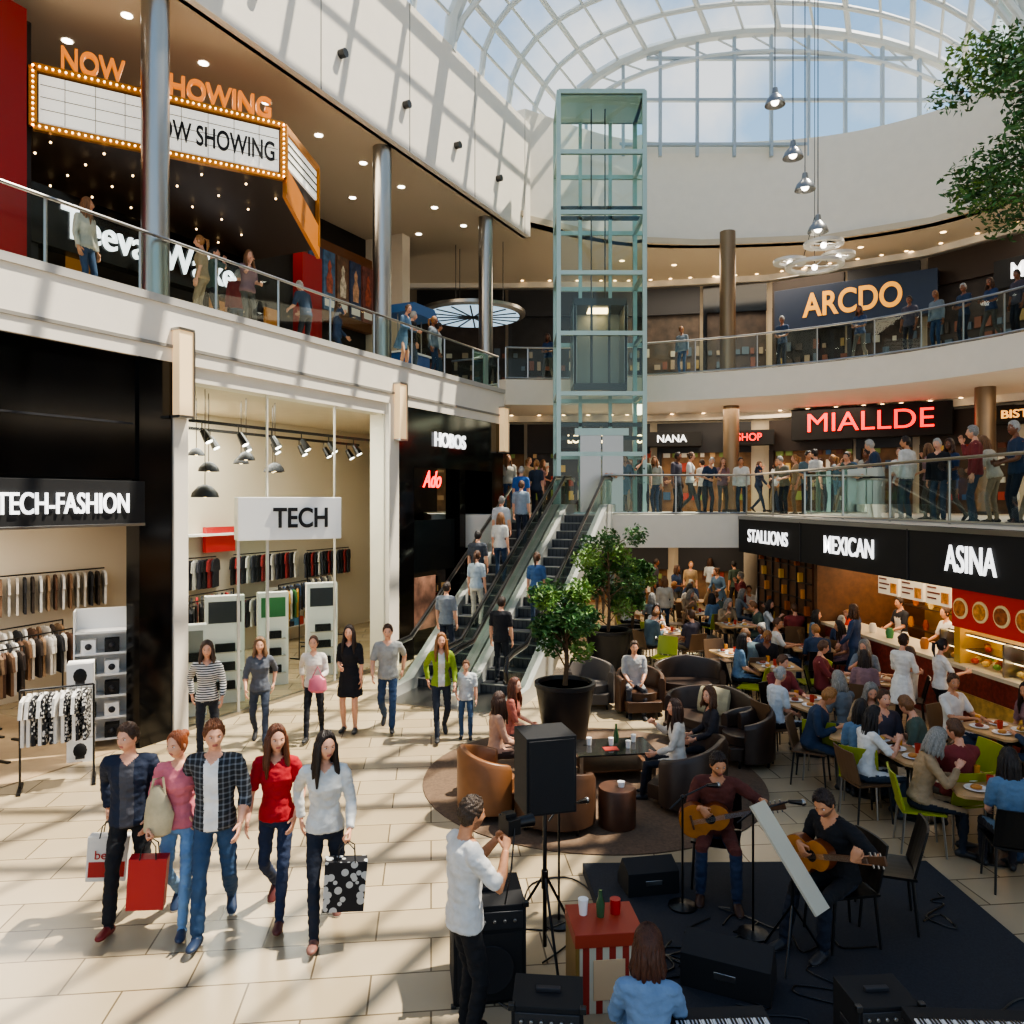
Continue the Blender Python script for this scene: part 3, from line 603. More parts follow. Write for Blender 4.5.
GFR=mat('pale_frame','c8c2b6',.45)
t=MB(); t.box(4,13.85,-.05,.25,4.12,6.0,GBLACK); t.box(13.25,13.85,-.10,.2,0,6.0,GBLACK); t.box(4,13.2,0,.25,3.95,4.12,MBLACK); t.box(4,13.17,-.07,-.05,4.95,4.98,CHAR)
t.box(13.85,14.12,-.14,.4,0,6.0,WHITE); t.box(19.62,20.0,-.14,.4,0,6.0,WHITE); t.box(14.08,19.66,-.05,.3,5.75,6.0,WHITE)
t.box(20.0,20.7,-.08,.4,0,6.0,GBLACK); t.box(20.7,24.9,-.08,.4,4.6,6.0,GBLACK); t.box(24.6,25.3,-.08,.9,0,6.0,GBLACK); t.box(22.9,23.2,-.04,.4,0,4.6,GBLACK)
Lobj(t,'wall_left')
t=MB(); t.box(4,13.1,-.42,.05,3.42,4.08,MBLACK); t.box(4,13.1,-.43,-.42,3.42,3.46,STEEL); o=Lobj(t,'store_sign',.01); text(o,'TECH-FASHION',.40,11.90,-.44,3.74,LWHITE,width=1.85,ext=.015,bold=.008)
STF=mat('shop_floor','a58e70',.4,noise=.1,ns=4); IW=mat('shop_wall','d2c6b2',.7)
t=MB(); t.box(2,13.4,.1,4.6,.0,.012,STF); t.box(2,16.9,4.4,4.6,0,5.9,IW); t.box(2,13.6,.3,4.5,3.6,3.7,CREAM); t.prism([(13.6,.5),(13.75,.5),(16.95,4.4),(16.8,4.4)],0,5.9,IW); t.prism([(13.4,.5),(13.6,.5),(16.8,4.4),(13.4,4.4)],3.6,3.7,CREAM)
for u in(9,10.5,12,13.4,14.8):
    for y in(1.2,2.6,3.8): t.lathe([(.08,-.01),(.08,0)],COOL,12,(u,y,3.6))
Lobj(t,'shop_interior_fashion')
t=MB(); t.box(16.9,25.3,4.4,4.6,0,5.9,IW); t.box(14.1,24.6,.3,4.5,5.85,5.95,CREAM); t.prism([(20.02,.45),(20.12,.45),(25.3,4.4),(25.15,4.4)],0,5.9,IW)
t.box(17.2,23,4.0,4.4,2.95,3.0,TUFT); Lobj(t,'shop_interior_tech')
t=MB()
for u0,u1 in((14.12,16.0),(16.0,17.9),(17.9,19.62)):
    t.quad([(u0,0,.05),(u1,0,.05),(u1,0,5.75),(u0,0,5.75)],GLS); t.box(u1-.015,u1+.015,-.02,.02,0,5.75,GFR)
t.box(14.12,19.62,-.04,.04,0,.06,STEEL); Lobj(t,'window_storefront')
def garment(b,x,y,z,m,s=1,rot=0):
    P=[(-.08,0),(-.22,-.05),(-.27,-.28),(-.19,-.30),(-.17,-.2),(-.18,-.68),(.18,-.68),(.17,-.2),(.19,-.30),(.27,-.28),(.22,-.05),(.08,0),(0,-.03)]
    b.prism([(px*s,pz*s) for px,pz in P],-.02,.02,m,'y',Matrix.Translation((x,y,z))@Matrix.Rotation(rot,4,'Z'))
    b.tube([V((x,y,z-.03)),V((x,y,z+.06))],.004,STEEL,4)
def rack(name,loc,rz,w,h,cols,n,face=1.2):
    b=MB()
    for s in(-1,1): b.tube([(s*w/2,0,.02),(s*w/2,0,h)],.014,BLACK,8); b.cb((s*w/2,0,.015),(.05,.5,.03),BLACK)
    b.tube([(-w/2,0,h),(w/2,0,h)],.014,BLACK,8)
    for i in range(n): garment(b,-w/2+.08+(w-.16)*i/(n-1),0,h-.06,cols[i%len(cols)],.95,face+.1*math.sin(i*3))
    return b.obj(name,loc,rz)
cw=[cloth(x) for x in('d8d4ce','c4c0b8','2a2a2e','dcdad6')]; cb=[cloth(x) for x in('5a4030','7a5c44','c8c0b4','3a302a','907458')]
PB=pattern('leaf_print','blotch','d0ccc6','1c1c20',26)
v=Lw(11.75,-.45,0); rack('clothing_rack',v,LA-35,.85,1.30,[cw[0],cw[0],PB,cw[3],PB,PB],12,1.3)
for u,y,w,c in((12.0,1.7,1.3,cb),(13.3,2.6,1.5,cw+cb),(11.0,3.4,2.2,cb),(13.6,3.7,2.0,cb+cw),(12.2,2.9,1.2,cw),(11.3,1.1,1.2,cb)):
    rack('clothing_rack',Lw(u,y,.01),LA+8,w,1.5,c,14,1.1); 
t=MB()
for u,w in((12.2,2.0),(14.6,2.2),(9.5,2)): 
    t.tube([(u-w/2,4.2,2.4),(u+w/2,4.2,2.4)],.015,BLACK)
    for i in range(16): garment(t,u-w/2+w*i/15,4.2,2.35,(cb+cw)[(i*5+int(u))%9],1,1.1)
Lobj(t,'hanging_garment_rail')
t=MB(); W_=1.0
t.box(-.02+0,W_,.35,.38,.05,2.1,TUFT); t.box(-.02,0,0,.38,0,2.1,TUFT); t.box(W_,W_+.02,0,.38,0,2.1,TUFT)
for k in range(6): t.box(0,W_,0,.38,.1+.33*k,.13+.33*k,TUFT)
for k in range(5):
    for j in range(3): t.box(.08+.32*j,.28+.32*j,.02,.2,.13+.33*k,.13+.33*k+.2,MBLACK if (k+j)%2 else TUFT); t.sph((.18+.32*j,.015,.23+.33*k),.05,CHAR,8,6)
t.obj('gadget_display_shelf',Lw(12.75,.7,0),LA-38)
t=MB(); 
for zc in(0,.36,.72,1.08): t.box(-.17,.17,-.17,.17,zc,zc+.34,TUFT); t.sph((0,-.17,zc+.17),(.09,.02,.11),MBLACK,10,6); t.box(-.06,.06,-.18,-.17,zc+.05,zc+.12,CHAR)
t.obj('display_cube_stack',Lw(12.55,.25,0),LA-38)
for u,y,w,c in((16.3,2.2,1.2,['16161a','222228']),(17.6,3.2,1.5,['16161a','a02028','33343a']),(18.8,2.2,1.2,['d0ccc6','3a6a3a','b88838']),(20.0,3.0,1.4,['16161a','3a4a6a']),(15.4,1.6,.9,['16161a','2a2a30']),(21.8,3.7,1.4,['3a3a44','b8b0a0'])):
    rack('clothing_rack',Lw(u,y,0),LA+10,w,1.75,[cloth(x) for x in c],9,.7)
t=MB()
for u,w,z in((17.6,1.9,2.45),(20.2,2.2,2.45),(22.6,1.8,2.4),(19.2,2.0,1.35)):
    t.tube([(u-w/2,4.15,z),(u+w/2,4.15,z)],.015,BLACK)
    for i in range(14): garment(t,u-w/2+w*i/13,4.15,z-.05,cloth(['16161a','26262e','3a3a44','8a2a2a','c8c4bc'][(i*3+int(u))%5]),1.0,.5)
Lobj(t,'hanging_garment_rail')
def panel(u,y,w,h,m,z0=.0,rz=0,ex=None):
    b=MB(); b.box(-w/2,w/2,0,.25,z0,h,TUFT); b.box(-w/2+.06,w/2-.06,-.012,0,h-.5,h-.1,m)
    for k in range(3): b.box(-w/2+.06,w/2-.06,-.10,0,z0+.25+.35*k,z0+.27+.35*k,GFR); b.box(-w/4,w/4,-.09,-.01,z0+.27+.35*k,z0+.42+.35*k,MBLACK)
    return b.obj('display_stand',Lw(u,y,0),LA+rz)
panel(15.75,.8,.7,2.0,mat('poster_dark','33363c'),rz=-38); panel(17.2,1.0,.6,1.9,mat('poster_green','3a7a4a'),rz=-38); panel(18.35,.7,.65,2.0,mat('poster_dark','33363c'),rz=-38); panel(14.85,.6,.45,1.6,mat('poster_grey','8a8a86'),rz=-38)
t=MB(); t.box(18.3,19.2,4.2,4.3,2.55,3.15,mat('poster_red','a82424',.5,emit=.3))
Lobj(t,'red_poster')
t=MB(); t.box(20.3,22.0,4.25,4.3,.4,1.5,mat('shelf_back','e6e0d4',.6))
for k in range(3): t.box(20.3,22.0,4.0,4.3,.4+.5*k,.43+.5*k,GFR)
for i in range(18):
    k=i%2; u=20.4+.18*(i//2); t.box(u,u+.13,4.02,4.2,.43+.5*k,.43+.5*k+.12+.1*((i*7)%3),mat('goods_%d'%(i%5),['a83a30','2a2a30','e8e0d0','4a7a9a','c8a040'][i%5],.5))
Lobj(t,'product_shelves')
t=MB(); 
for y in(1.3,2.6): t.box(14.6,22,y-.03,y+.03,5.25,5.31,BLACK)
for i in range(15):
    u=15.2+.45*i; y=1.3 if i%2 else 2.6; t.tube([(u,y,5.25),(u,y,5.1)],.012,BLACK,6); t.tube([(u,y-.02,5.12),(u+.05,y-.14,4.90)],[.06,.09],BLACK,10); t.tube([(u+.05,y-.14,4.90),(u+.051,y-.143,4.895)],.07,COOL,10)
for u,y,z,r in((15.46,1.0,3.85,.25),(15.9,1.4,4.35,.2),(16.7,1.25,4.6,.18),(17.0,1.7,4.55,.16),(17.55,1.3,4.4,.2),(17.9,1.7,4.4,.2),(16.3,2.2,4.7,.16)):
    t.tube([(u,y,5.9),(u,y,z+r*.8)],.008,BLACK,6); t.lathe([(.02,r*.95),(r*.5,r*.8),(r*.9,r*.35),(r,0),(r*.92,0),(r*.5,.1)],CHAR,20,(u,y,z)); t.sph((u,y,z+.03),.04,WARM,8,6)
Lobj(t,'track_and_pendant_lights')
t=MB(); t.box(-.92,.92,-.1,.35,3.08,3.85,TUFT); t.box(-.42,-.37,0,.05,0,3.08,GFR); t.box(-.92,-.87,0,.05,0,3.08,GFR); t.quad([(-.87,.02,.1),(-.42,.02,.1),(-.42,.02,3.08),(-.87,.02,3.08)],GLS)
o=t.obj('store_sign',Lw(16.02,-.55,0),28,.01); text(o,'TECH',.50,.18,-.115,3.46,MBLACK,width=.98,ext=.012,bold=.02)
t=MB(); t.box(24.4,27.5,3.6,3.8,0,5.9,DKW); t.prism([(20.2,.42),(20.25,.42),(24.5,3.7),(24.4,3.75)],0,5.9,DKW); t.quad([(20.7,.1,.05),(22.9,.1,.05),(22.9,.1,4.6),(20.7,.1,4.6)],GLS); t.box(20.7,22.9,.12,.2,2.0,3.3,CHAR); t.box(20.9,21.9,.08,.12,.6,1.9,mat('fashion_poster','7a5848',.5,emit=.2,noise=.7,ns=4))
for k in range(5): t.box(23.2,24.6,1.6,1.9,.35+.5*k,.38+.5*k,WOOD); [t.box(23.3+.25*j,23.45+.25*j,1.55,1.8,.38+.5*k,.6+.5*k,mat('goods_%d'%((j+k)%5),'888888')) for j in range(5)]
o=Lobj(t,'shop_interior_dark'); text(o,'HOBOS',.5,22.3,-.12,5.3,LWHITE,width=1.5,bold=.012); text(o,'Ado',.6,21.7,.06,4.3,mat('neon_red','ff2020',.4,emit=5),width=.85,ext=.01,shear=.4,bold=.012)
for u,z0,z1 in((13.95,5.15,6.5),(19.95,5.2,6.45),(25.1,5.2,6.45)):
    t=MB(); t.box(-.13,.13,-.30,-.14,z0,z1,mat('sconce_glass','f0d8b0',.5,emit=.5,ecol='ffcf90')); t.box(-.15,.15,-.32,-.12,z0-.04,z0,STEEL); t.box(-.15,.15,-.32,-.12,z1,z1+.04,STEEL); t.box(.13,.16,-.32,-.12,z0,z1,STEEL); t.obj('wall_sconce',Lw(u,0,0),LA)
# ---- right/back galleries
def cr(P,n=6):
    P=[V((x,y,0)) for x,y in P]; out=[]
    for i in range(len(P)-1):
        p0=P[max(i-1,0)];p1=P[i];p2=P[i+1];p3=P[min(i+2,len(P)-1)]
        for k in range(n):
            t_=k/n; out.append(.5*((2*p1)+(p2-p0)*t_+(2*p0-5*p1+4*p2-p3)*t_*t_+(3*p1-p0-3*p2+p3)*t_**3))
    out.append(P[-1]); return [(p.x,p.y) for p in out]
def ribbon(b,pi,po,z0,z1,m):
    n=len(pi); vs=[(x,y,z0) for x,y in pi]+[(x,y,z1) for x,y in pi]+[(x,y,z0) for x,y in po]+[(x,y,z1) for x,y in po]
    fs=[]
    for i in range(n-1): fs+=[(i,i+1,n+i+1,n+i),(n+i,n+i+1,3*n+i+1,3*n+i),(2*n+i+1,2*n+i,3*n+i,3*n+i+1),(i+1,i,2*n+i,2*n+i+1)]
    fs+=[(0,n,3*n,2*n),(n-1,3*n-1,4*n-1,2*n-1)]
    b.add(vs,fs,m)
B3i=[(-.2,24.2),(1.5,24.3),(3.9,23.7),(7.1,22.3),(9.6,20.4),(10.9,18.6),(11.7,16.8),(12.1,14),(12.2,8)]
B3o=[(-12,32),(1.5,33),(5,33),(11,32),(16,28),(19,23),(20,18),(20,14),(20,8)]
t=MB(); p3=cr(B3i); ribbon(t,p3,cr(B3o),6.8,7.6,WHITE); t.obj('gallery_slab_upper')
railing('glass_railing',[p3[i] for i in range(0,len(p3),3)],7.6,1.0,2.0)
t=MB(); inn=[(-2.2,21),(.2,21),(2.6,21),(4.5,21),(6.35,21),(6.82,16),(7.3,11),(7.7,6.5),(7.9,4)]
B2o=[(-4,32)]+B3o[1:]
ribbon(t,inn,B2o,2.5,3.4,WHITE); t.obj('gallery_slab_mid')
railing('glass_railing',[(2.55,21.08),(6.42,21.08),(7.36,11),(7.95,4.2)],3.4,1.08,1.6)
W2=[(-5,28),(5,27.5),(8.7,26.5),(12.6,24),(15,21),(16,15),(16,7)]; W3=[(-16,31),(-4,31),(5,31),(10,30),(14.5,27),(17.5,22.5),(18.5,15),(18.5,7)]
W1=[(-6,29),(6,28.5),(10.5,26.5),(10.8,20),(11,12),(11.2,5)]
def wallpath(name,W,z0,z1,m,th=.2,seed=1,pal_=('c8a070','a84030','e0d8c8','3a5a7a','7a8a4a','d8b060','5a3020'),backs=('6a4a2c','4a3626','7a5a3a','3a3434')):
    b=MB(); r=random.Random(seed)
    for (x0,y0),(x1,y1) in zip(W[:-1],W[1:]):
        L=math.hypot(x1-x0,y1-y0); Mx=Matrix.Translation((x0,y0,0))@Matrix.Rotation(math.atan2(y1-y0,x1-x0),4,'Z')
        b.box(0,L,0,th,z0,z1,m,Mx); b.box(0,L,-.3,0,z1-.22,z1,WHITE,Mx)
        x=.2
        while x<L-1.2:
            w=min(r.uniform(2.2,3.6),L-x-.1)
            fm=r.choice([GBLACK,MBLACK,mat('brown_fascia','2a1c14',.5),CHAR])
            b.box(x,x+w,-.22,0,z1-1.35,z1-.3,fm,Mx); b.box(x,x+.15,-.25,0,z0,z1-1.3,fm,Mx)
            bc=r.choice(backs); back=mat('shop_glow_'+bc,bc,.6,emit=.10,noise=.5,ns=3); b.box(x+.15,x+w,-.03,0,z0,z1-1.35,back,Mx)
            for k in range(4):
                for j in range(int(w/.32)):
                    if r.random()<.75:
                        c=r.choice(pal_); xx=x+.2+j*.32
                        b.box(xx,xx+r.uniform(.12,.26),-.12,-.03,z0+.4+.5*k,z0+.4+.5*k+r.uniform(.15,.38),mat('wares_'+c,c,.6,emit=.08),Mx)  # shop lighting put into the wares as faint emission
            for j in range(3): b.lathe([(.06,-.012),(.06,0)],WARM,8,(x+w*(j+.5)/3,-.5,z1-.01),Mx)
            x+=w+.12
    return b.obj(name)
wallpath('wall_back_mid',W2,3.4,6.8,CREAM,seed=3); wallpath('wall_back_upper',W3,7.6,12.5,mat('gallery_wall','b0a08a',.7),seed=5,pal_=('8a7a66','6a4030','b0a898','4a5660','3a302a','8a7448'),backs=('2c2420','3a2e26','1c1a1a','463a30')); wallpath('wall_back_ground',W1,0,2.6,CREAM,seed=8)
def wsign(txt,c,ang,w,h,z,pm,lm,size,tw,name='store_sign',depth=.25,bold=.012):
    b=MB(); b.box(-w/2,w/2,-depth,0,z-h/2,z+h/2,pm); o=b.obj(name,(c[0],c[1],0),ang,.01); text(o,txt,size,0,-depth-.02,z,lm,width=tw,ext=.03,bold=bold); return o
wsign('ARCDO',(12.4,27.9),-33.7,5.4,1.5,10.9,mat('navy_panel','14233c',.4),mat('arcdo_letter','c8902c',.4,emit=.75,ecol='ffa83c'),1.2,3.3,depth=.5,bold=.02)
wsign('MIALLDE',(11.35,24.4),-32.7,4.6,1.0,6.25,MBLACK,mat('red_letter','ff2820',.4,emit=2.2,ecol='ff2018'),.85,3.6,depth=.5,bold=.001)
wsign('LOUNGE',(2.6,27.2),-2,2.2,.6,5.9,MBLACK,WARM,.4,1.3,depth=.5); wsign('NANA',(5.6,27.0),-12,2.0,.5,5.9,MBLACK,LWHITE,.35,1.0,depth=.5); wsign('SHOP',(8.1,26.3),-17,1.6,.5,5.9,MBLACK,mat('red_letter','ff2820'),.35,.8,depth=.5)
wsign('MODA',(16.4,23.6),-56,2.6,.9,10.9,MBLACK,LWHITE,.7,1.6,depth=.5); wsign('BISTRO',(14.6,21.6),-52,2.2,.5,6.2,MBLACK,mat('amber_letter','ffb860',.4,emit=1.2),.32,1.2,depth=.5)
Ui=[(.41,24.0),(3.5,25.9),(6.5,26.3),(10.5,25.8),(13.2,24.2),(14.6,22.0),(11.6,16),(8.5,10),(4.5,2)]
Uo=[(.0,24.2),(3.4,26.2),(6.5,26.6),(10.6,26.1),(13.4,24.5),(14.9,22.2),(11.9,15.9),(8.8,9.9),(4.8,1.9)]
t=MB(); ribbon(t,cr(Ui[:6])+Ui[6:],cr(Uo[:6])+Uo[6:],12.5,16.0,WHITE); t.obj('wall_back_fascia')
t=MB(); Co=[(-4,33),(1.5,34),(5,34),(11,33),(17,29),(20,23),(20,18),(20,12),(20,2)]; ribbon(t,Ui,Co,12.5,12.7,CEILM)
for x,y in((4,28),(6,28.5),(8,28),(10,27.5),(12,26.5),(14,25),(15.5,23),(5,30),(8,30),(11,29),(14,27),(16,24.5)): t.lathe([(.09,-.012),(.09,0)],WARM,12,(x,y,12.5))
t.obj('ceiling_right')
for x,y,z0,z1 in((7.0,25.0,7.6,12.5),(7.0,24.6,3.4,6.8),(12.6,20.5,3.4,6.8)):
    t=MB(); t.tube([(0,0,0),(0,0,z1-z0)],.25,mat('bronze_column','8a7660',.35,.7),28); t.lathe([(.28,0),(.28,.1)],DSTEEL,28); t.obj('round_column',(x,y,z0))
for x,y in((3.2,22.4),(8.4,20.4),(7.3,23.5),(-.6,23)):
    t=MB(); t.tube([(0,0,0),(0,0,2.5)],.22,mat('concrete_column','8f8474',.7),24); t.lathe([(.25,0),(.25,.12)],DSTEEL,24); t.obj('support_column',(x,y,0))
t=MB(); t.lathe([(1.6,0),(1.75,.05),(1.75,.15),(1.5,.15),(1.5,.02)],STEEL,40); 
for k in range(8): t.box(-1.6,1.6,-.02,.02,.02,.06,STEEL,Matrix.Rotation(math.pi*k/8,4,'Z'))
t.lathe([(1.55,-.02),(1.55,.0)],mat('oval_glow','b8d4e8',.5,emit=.9),40)
for k in range(8): t.box(-1.55,1.55,-.025,.025,-.05,-.02,DSTEEL,Matrix.Rotation(math.pi*k/8,4,'Z'))
for k in range(3): t.tube([(math.cos(k*2.09),math.sin(k*2.09),.1),(math.cos(k*2.09),math.sin(k*2.09),2.6)],.012,DSTEEL,5)
t.obj('ceiling_light_disc',(-1.3,25.6,9.9))
# ---- vault
GV=glass('roof_glass',(.95,.98,.99),.03,.06); RIB=mat('rib_white','ced4d4',.45)
YS=[2+1.5*k for k in range(17)]; N=20; W=15.25; ZS=15.5; RS=4.2
def vp(Y,i,dz=0):
    a=math.pi*(1-i/N); 
    return V((-11.78+.507*Y+W/2+math.cos(a)*W/2, Y, ZS+ (math.sin(a)**.85)*RS+dz))
t=MB(); t.open=True
for a,b in zip(YS[:-1],YS[1:]):
    for i in range(N): t.quad([vp(a,i),vp(a,i+1),vp(b,i+1),vp(b,i)],GV)
t.obj('window_roof_vault')
t=MB()
for k,Y in enumerate(YS):
    big=k%4==0; t.tube([vp(Y,i,-.05) for i in range(N+1)],(.19 if big else .09),RIB,8,side=(0,1,0))
for i in range(0,N+1): t.tube([vp(YS[0],i,-.03),vp(YS[-1],i,-.03)],.09 if i%2==0 else .045,RIB,6)
for Y in (YS[8],YS[12],YS[16]):
    t.tube([vp(Y,i,-.75) for i in range(1,N)],.09,RIB,8,side=(0,1,0))
    for i in range(1,N): t.tube([vp(Y,i,-.05),vp(Y,min(i+1,N-1),-.75)],.035,RIB,6)
t.obj('roof_ribs')
YE=26.0; t=MB(); t.open=True
for i in range(N): a,b=vp(YE,i),vp(YE,i+1); t.quad([(a.x,YE,15.5),(b.x,YE,15.5),tuple(b),tuple(a)],GV)
MUL=mat('mullion_grey','a8b4bc',.45)
xs0=[vp(YE,i).x for i in range(N+1)]; zs0=[vp(YE,i).z for i in range(N+1)]
for x in np.arange(xs0[0]+1.1,xs0[-1],1.25): z=float(np.interp(x,xs0,zs0)); t.box(x-.05,x+.05,YE-.07,YE+.07,15.4,z,MUL)
for z in(15.8,17.3,18.7):
    xs=[vp(YE,i).x for i in range(N+1) if vp(YE,i).z>=z-.05]; t.box(xs[0],xs[-1],YE-.06,YE+.06,z-.05,z+.05,MUL)
t.obj('window_end_arch')
# ---- elevator
t=MB(); ex,ey,w,d,z0,z1=2.5,22.35,1.2,.85,3.4,15.2
GE=glass('lift_glass',(.80,.92,.89),.02,.18,.04); PG=mat('lift_frame','a9bdb6',.35,.5)
for sx in(-1,1):
    for sy in(-1,1): t.box(ex+sx*w-.06,ex+sx*w+.06,ey+sy*d-.06,ey+sy*d+.06,z0,z1,PG)
for sx in(-.45,.45): t.box(ex+sx-.05,ex+sx+.05,ey+d-.1,ey+d,z0,z1,PG)
for k,z in enumerate(np.linspace(z0,z1,8)):
    for sy in(-1,1): t.box(ex-w,ex+w,ey+sy*d-.05,ey+sy*d+.05,z-.06,z+.06,PG)
    for sx in(-1,1): t.box(ex+sx*w-.05,ex+sx*w+.05,ey-d,ey+d,z-.06,z+.06,PG)
t.quad([(ex-w,ey-d,z0),(ex+w,ey-d,z0),(ex+w,ey-d,z1),(ex-w,ey-d,z1)],GE); t.quad([(ex-w,ey-d,z0),(ex-w,ey+d,z0),(ex-w,ey+d,z1),(ex-w,ey-d,z1)],GE); t.quad([(ex+w,ey-d,z0),(ex+w,ey+d,z0),(ex+w,ey+d,z1),(ex+w,ey-d,z1)],GE)
t.box(ex-w,ex+w,ey-d,ey+d,z1-.06,z1,PG)
t.box(ex-.75,ex+.75,ey-.6,ey+.6,6.9,7.1,DSTEEL); t.box(ex-.75,ex+.75,ey-.6,ey+.6,9.3,9.5,DSTEEL); t.box(ex-.7,ex+.7,ey+.5,ey+.55,7.1,9.3,mat('cab_panel','8a8c84',.4,.5)); t.box(ex-.3,ex+.3,ey-.3,ey+.3,9.27,9.3,WARM)
for sx in(-.72,-.25,.25,.72): t.box(ex+sx-.03,ex+sx+.03,ey-.6,ey-.5,7.1,9.3,DSTEEL)
for sx in(-.72,.72): t.box(ex+sx-.04,ex+sx+.04,ey-.6,ey+.6,7.1,9.3,STEEL)
for sx in(-.2,.2): t.tube([(ex+sx,ey,9.5),(ex+sx,ey,z1)],.02,DSTEEL,6)
for z in(5.6,6.0,12.2,12.5): t.box(ex-w,ex+w,ey+d-.1,ey+d-.04,z,z+.12,DSTEEL)
t.box(ex-.6,ex-.02,ey-d-.04,ey-d-.01,3.45,5.6,STEEL); t.box(ex+.02,ex+.6,ey-d-.04,ey-d-.01,3.45,5.6,STEEL); t.box(ex-.75,ex+.75,ey-d-.07,ey-d,5.6,5.8,PG)
t.obj('glass_elevator')
# ---- escalators
STEPM=mat('escalator_step','484a4e',.45,.4); CLAD=mat('escalator_cladding','c8c8c2',.35,.5)
for c in(-.68,.68):
    t=MB(); LR=6.19
    for i in range(17):
        z=(i+1)*.2; t.box(-.44,.44,i*.364,(i+1)*.364,z-.32,z,STEPM); t.box(-.44,.44,i*.364-.004,i*.364+.02,z-.014,z+.004,mat('step_edge','8c8a80',.4))
        for q in range(9): t.box(-.42+.1*q,-.40+.1*q,i*.364-.006,i*.364,z-.2,z-.03,CHAR)
    t.box(-.60,.60,-1.3,0,.0,.025,STEEL); t.box(-.60,.60,LR,LR+.9,3.36,3.42,STEEL)
    for sx in(-.55,.55):
        x0,x1=sx-.11,sx+.11
        t.prism([(-1.1,0),(-1.1,.22),(-.2,.25),(LR,3.4+.28),(LR+.9,3.68),(LR+.9,2.75),(LR-.2,2.75),(.9,0)],x0,x1,CLAD,'x')
        hp_=[(-1.15,.55),(-1.22,.75),(-1.1,.98),(-.8,1.03),(-.1,1.06),(LR-.0,3.4+1.02),(LR+.7,3.4+1.05),(LR+1.0,4.38),(LR+1.08,4.15),(LR+1.0,3.95)]
        t.tube([(sx,y,z) for y,z in hp_],.035,BLACK,8); t.tube([(sx,y,z-.05) for y,z in hp_[2:8]],.03,STEEL,8)
        t.quad([(sx,-1.0,.22),(sx,-.2,.25),(sx,LR,3.68),(sx,LR+.9,3.68),(sx,LR+.95,4.4),(sx,LR,4.4),(sx,-.1,1.03),(sx,-1.1,.97)],GGRN)
    t.quad([(-.6,.9,0),(.6,.9,0),(.6,LR-.2,2.75),(-.6,LR-.2,2.75)],CLAD)
    t.obj('escalator',EO+ESX*c,EA)
# ---- food court front
RA=-84.57; RO=(6.35,21,0)
def Rw(v,y,z): a=math.radians(RA); return V(RO)+V((math.cos(a),math.sin(a),0))*v+V((-math.sin(a),math.cos(a),0))*y+V((0,0,z))
def Robj(b,name,bv=0): return b.obj(name,RO,RA,bv)
t=MB()
t.box(.02,16,-.18,.05,2.4,3.36,MBLACK); t.box(.02,16,-.20,-.18,3.28,3.36,STEEL)
for v in(3.6,7.6): t.box(v,v+.04,-.2,-.18,2.4,3.3,CHAR)
o=Robj(t,'food_court_sign_band')
for s,v,sz,tw in(('STALLIONS',1.85,.46,2.3),('MEXICAN',5.65,.52,1.85),('ASINA',9.2,.60,1.15)): text(o,s,sz,v,-.2,2.85,LWHITE,width=tw,ext=.012,bold=.006)
BRK=mat('red_mosaic_tile','7a2e22',.4,noise=.4,ns=14); CTOP=mat('counter_top','cdbfa4',.3)
t=MB(); t.box(3.7,16,.35,1.0,0,1.0,BRK); t.box(3.65,16,.28,1.1,1.0,1.06,CTOP)
t.box(.2,3.2,.3,.36,0,2.4,WOOD)
for k in range(7): t.box(.2+.45*k,.24+.45*k,.26,.3,0,2.4,DSTEEL); 
for k in range(6): t.box(.2,3.2,.26,.3,.3+.38*k,.33+.38*k,DSTEEL)
for k in range(18): t.box(.28+.17*k,.38+.17*k,.2,.3,.33+.38*(k*5%6),.55+.38*(k*5%6),mat('food_'+['c8843a','a85a24','d8a84c'][k%3],['c8843a','a85a24','d8a84c'][k%3],.5))
FC=['c8843a','a85a24','d8a84c','8a3c1c','e0c070','6a8a3a','b83a28']
for k in range(70):
    v=7.8+.085*k+.0; t.sph((v,.55+.17*(k%3),1.13+.0),(.07,.06,.05),mat('food_'+FC[k%7],FC[k%7],.5),8,5)
    if k%2: t.sph((v,.6+.12*(k%3),1.36),(.06,.05,.045),mat('food_'+FC[(k*3)%7],FC[(k*3)%7],.5),8,5)
t.box(7.7,16,.5,.95,1.29,1.31,STEEL); t.box(7.7,16,.52,.56,1.53,1.55,WARM); t.box(7.7,16,.52,.55,1.27,1.29,WARM)  # warm glowing strips added inside the display case to brighten it
t.quad([(7.7,.36,1.06),(16,.36,1.06),(16,.5,1.55),(7.7,.5,1.55)],GLS); t.box(7.7,16,.5,1.05,1.55,1.58,STEEL)
for v in(7.7,9.2,10.7,12.2): t.box(v-.02,v+.02,.36,.95,1.06,1.57,STEEL)
for v,c in((4.2,'c83a28'),(4.6,'e0b040'),(5.2,'e8e0d0'),(5.8,'3a7a4a'),(6.3,'e8e0d0'),(6.9,'a86a30')): t.lathe([(.06,0),(.08,.12),(.05,.2)],mat('jar_'+c,c,.4),12,(v,.6,1.06))
t.box(8.0,16,.33,.35,.35,.62,mat('counter_stripe','c8a050',.5,noise=.3,ns=10))
Robj(t,'food_counter')
t=MB(); t.box(8.3,12.5,.15,.22,1.72,2.36,mat('menu_red','a02018',.5,emit=.3)); 
for k in range(9): 
    v=8.55+.46*k; Mx=Matrix.Translation((v,.13,2.04))@Matrix.Rotation(math.pi/2,4,'X'); t.lathe([(.17,0),(.17,.02)],mat('plate_cream','e0c890',.4,emit=.15),20,M=Mx); t.lathe([(.13,.02),(.13,.04)],mat('menu_food_%d'%(k%3),['a8642a','b87a34','8a4a24'][k%3],.5,emit=.15,noise=.7,ns=12),16,M=Mx)
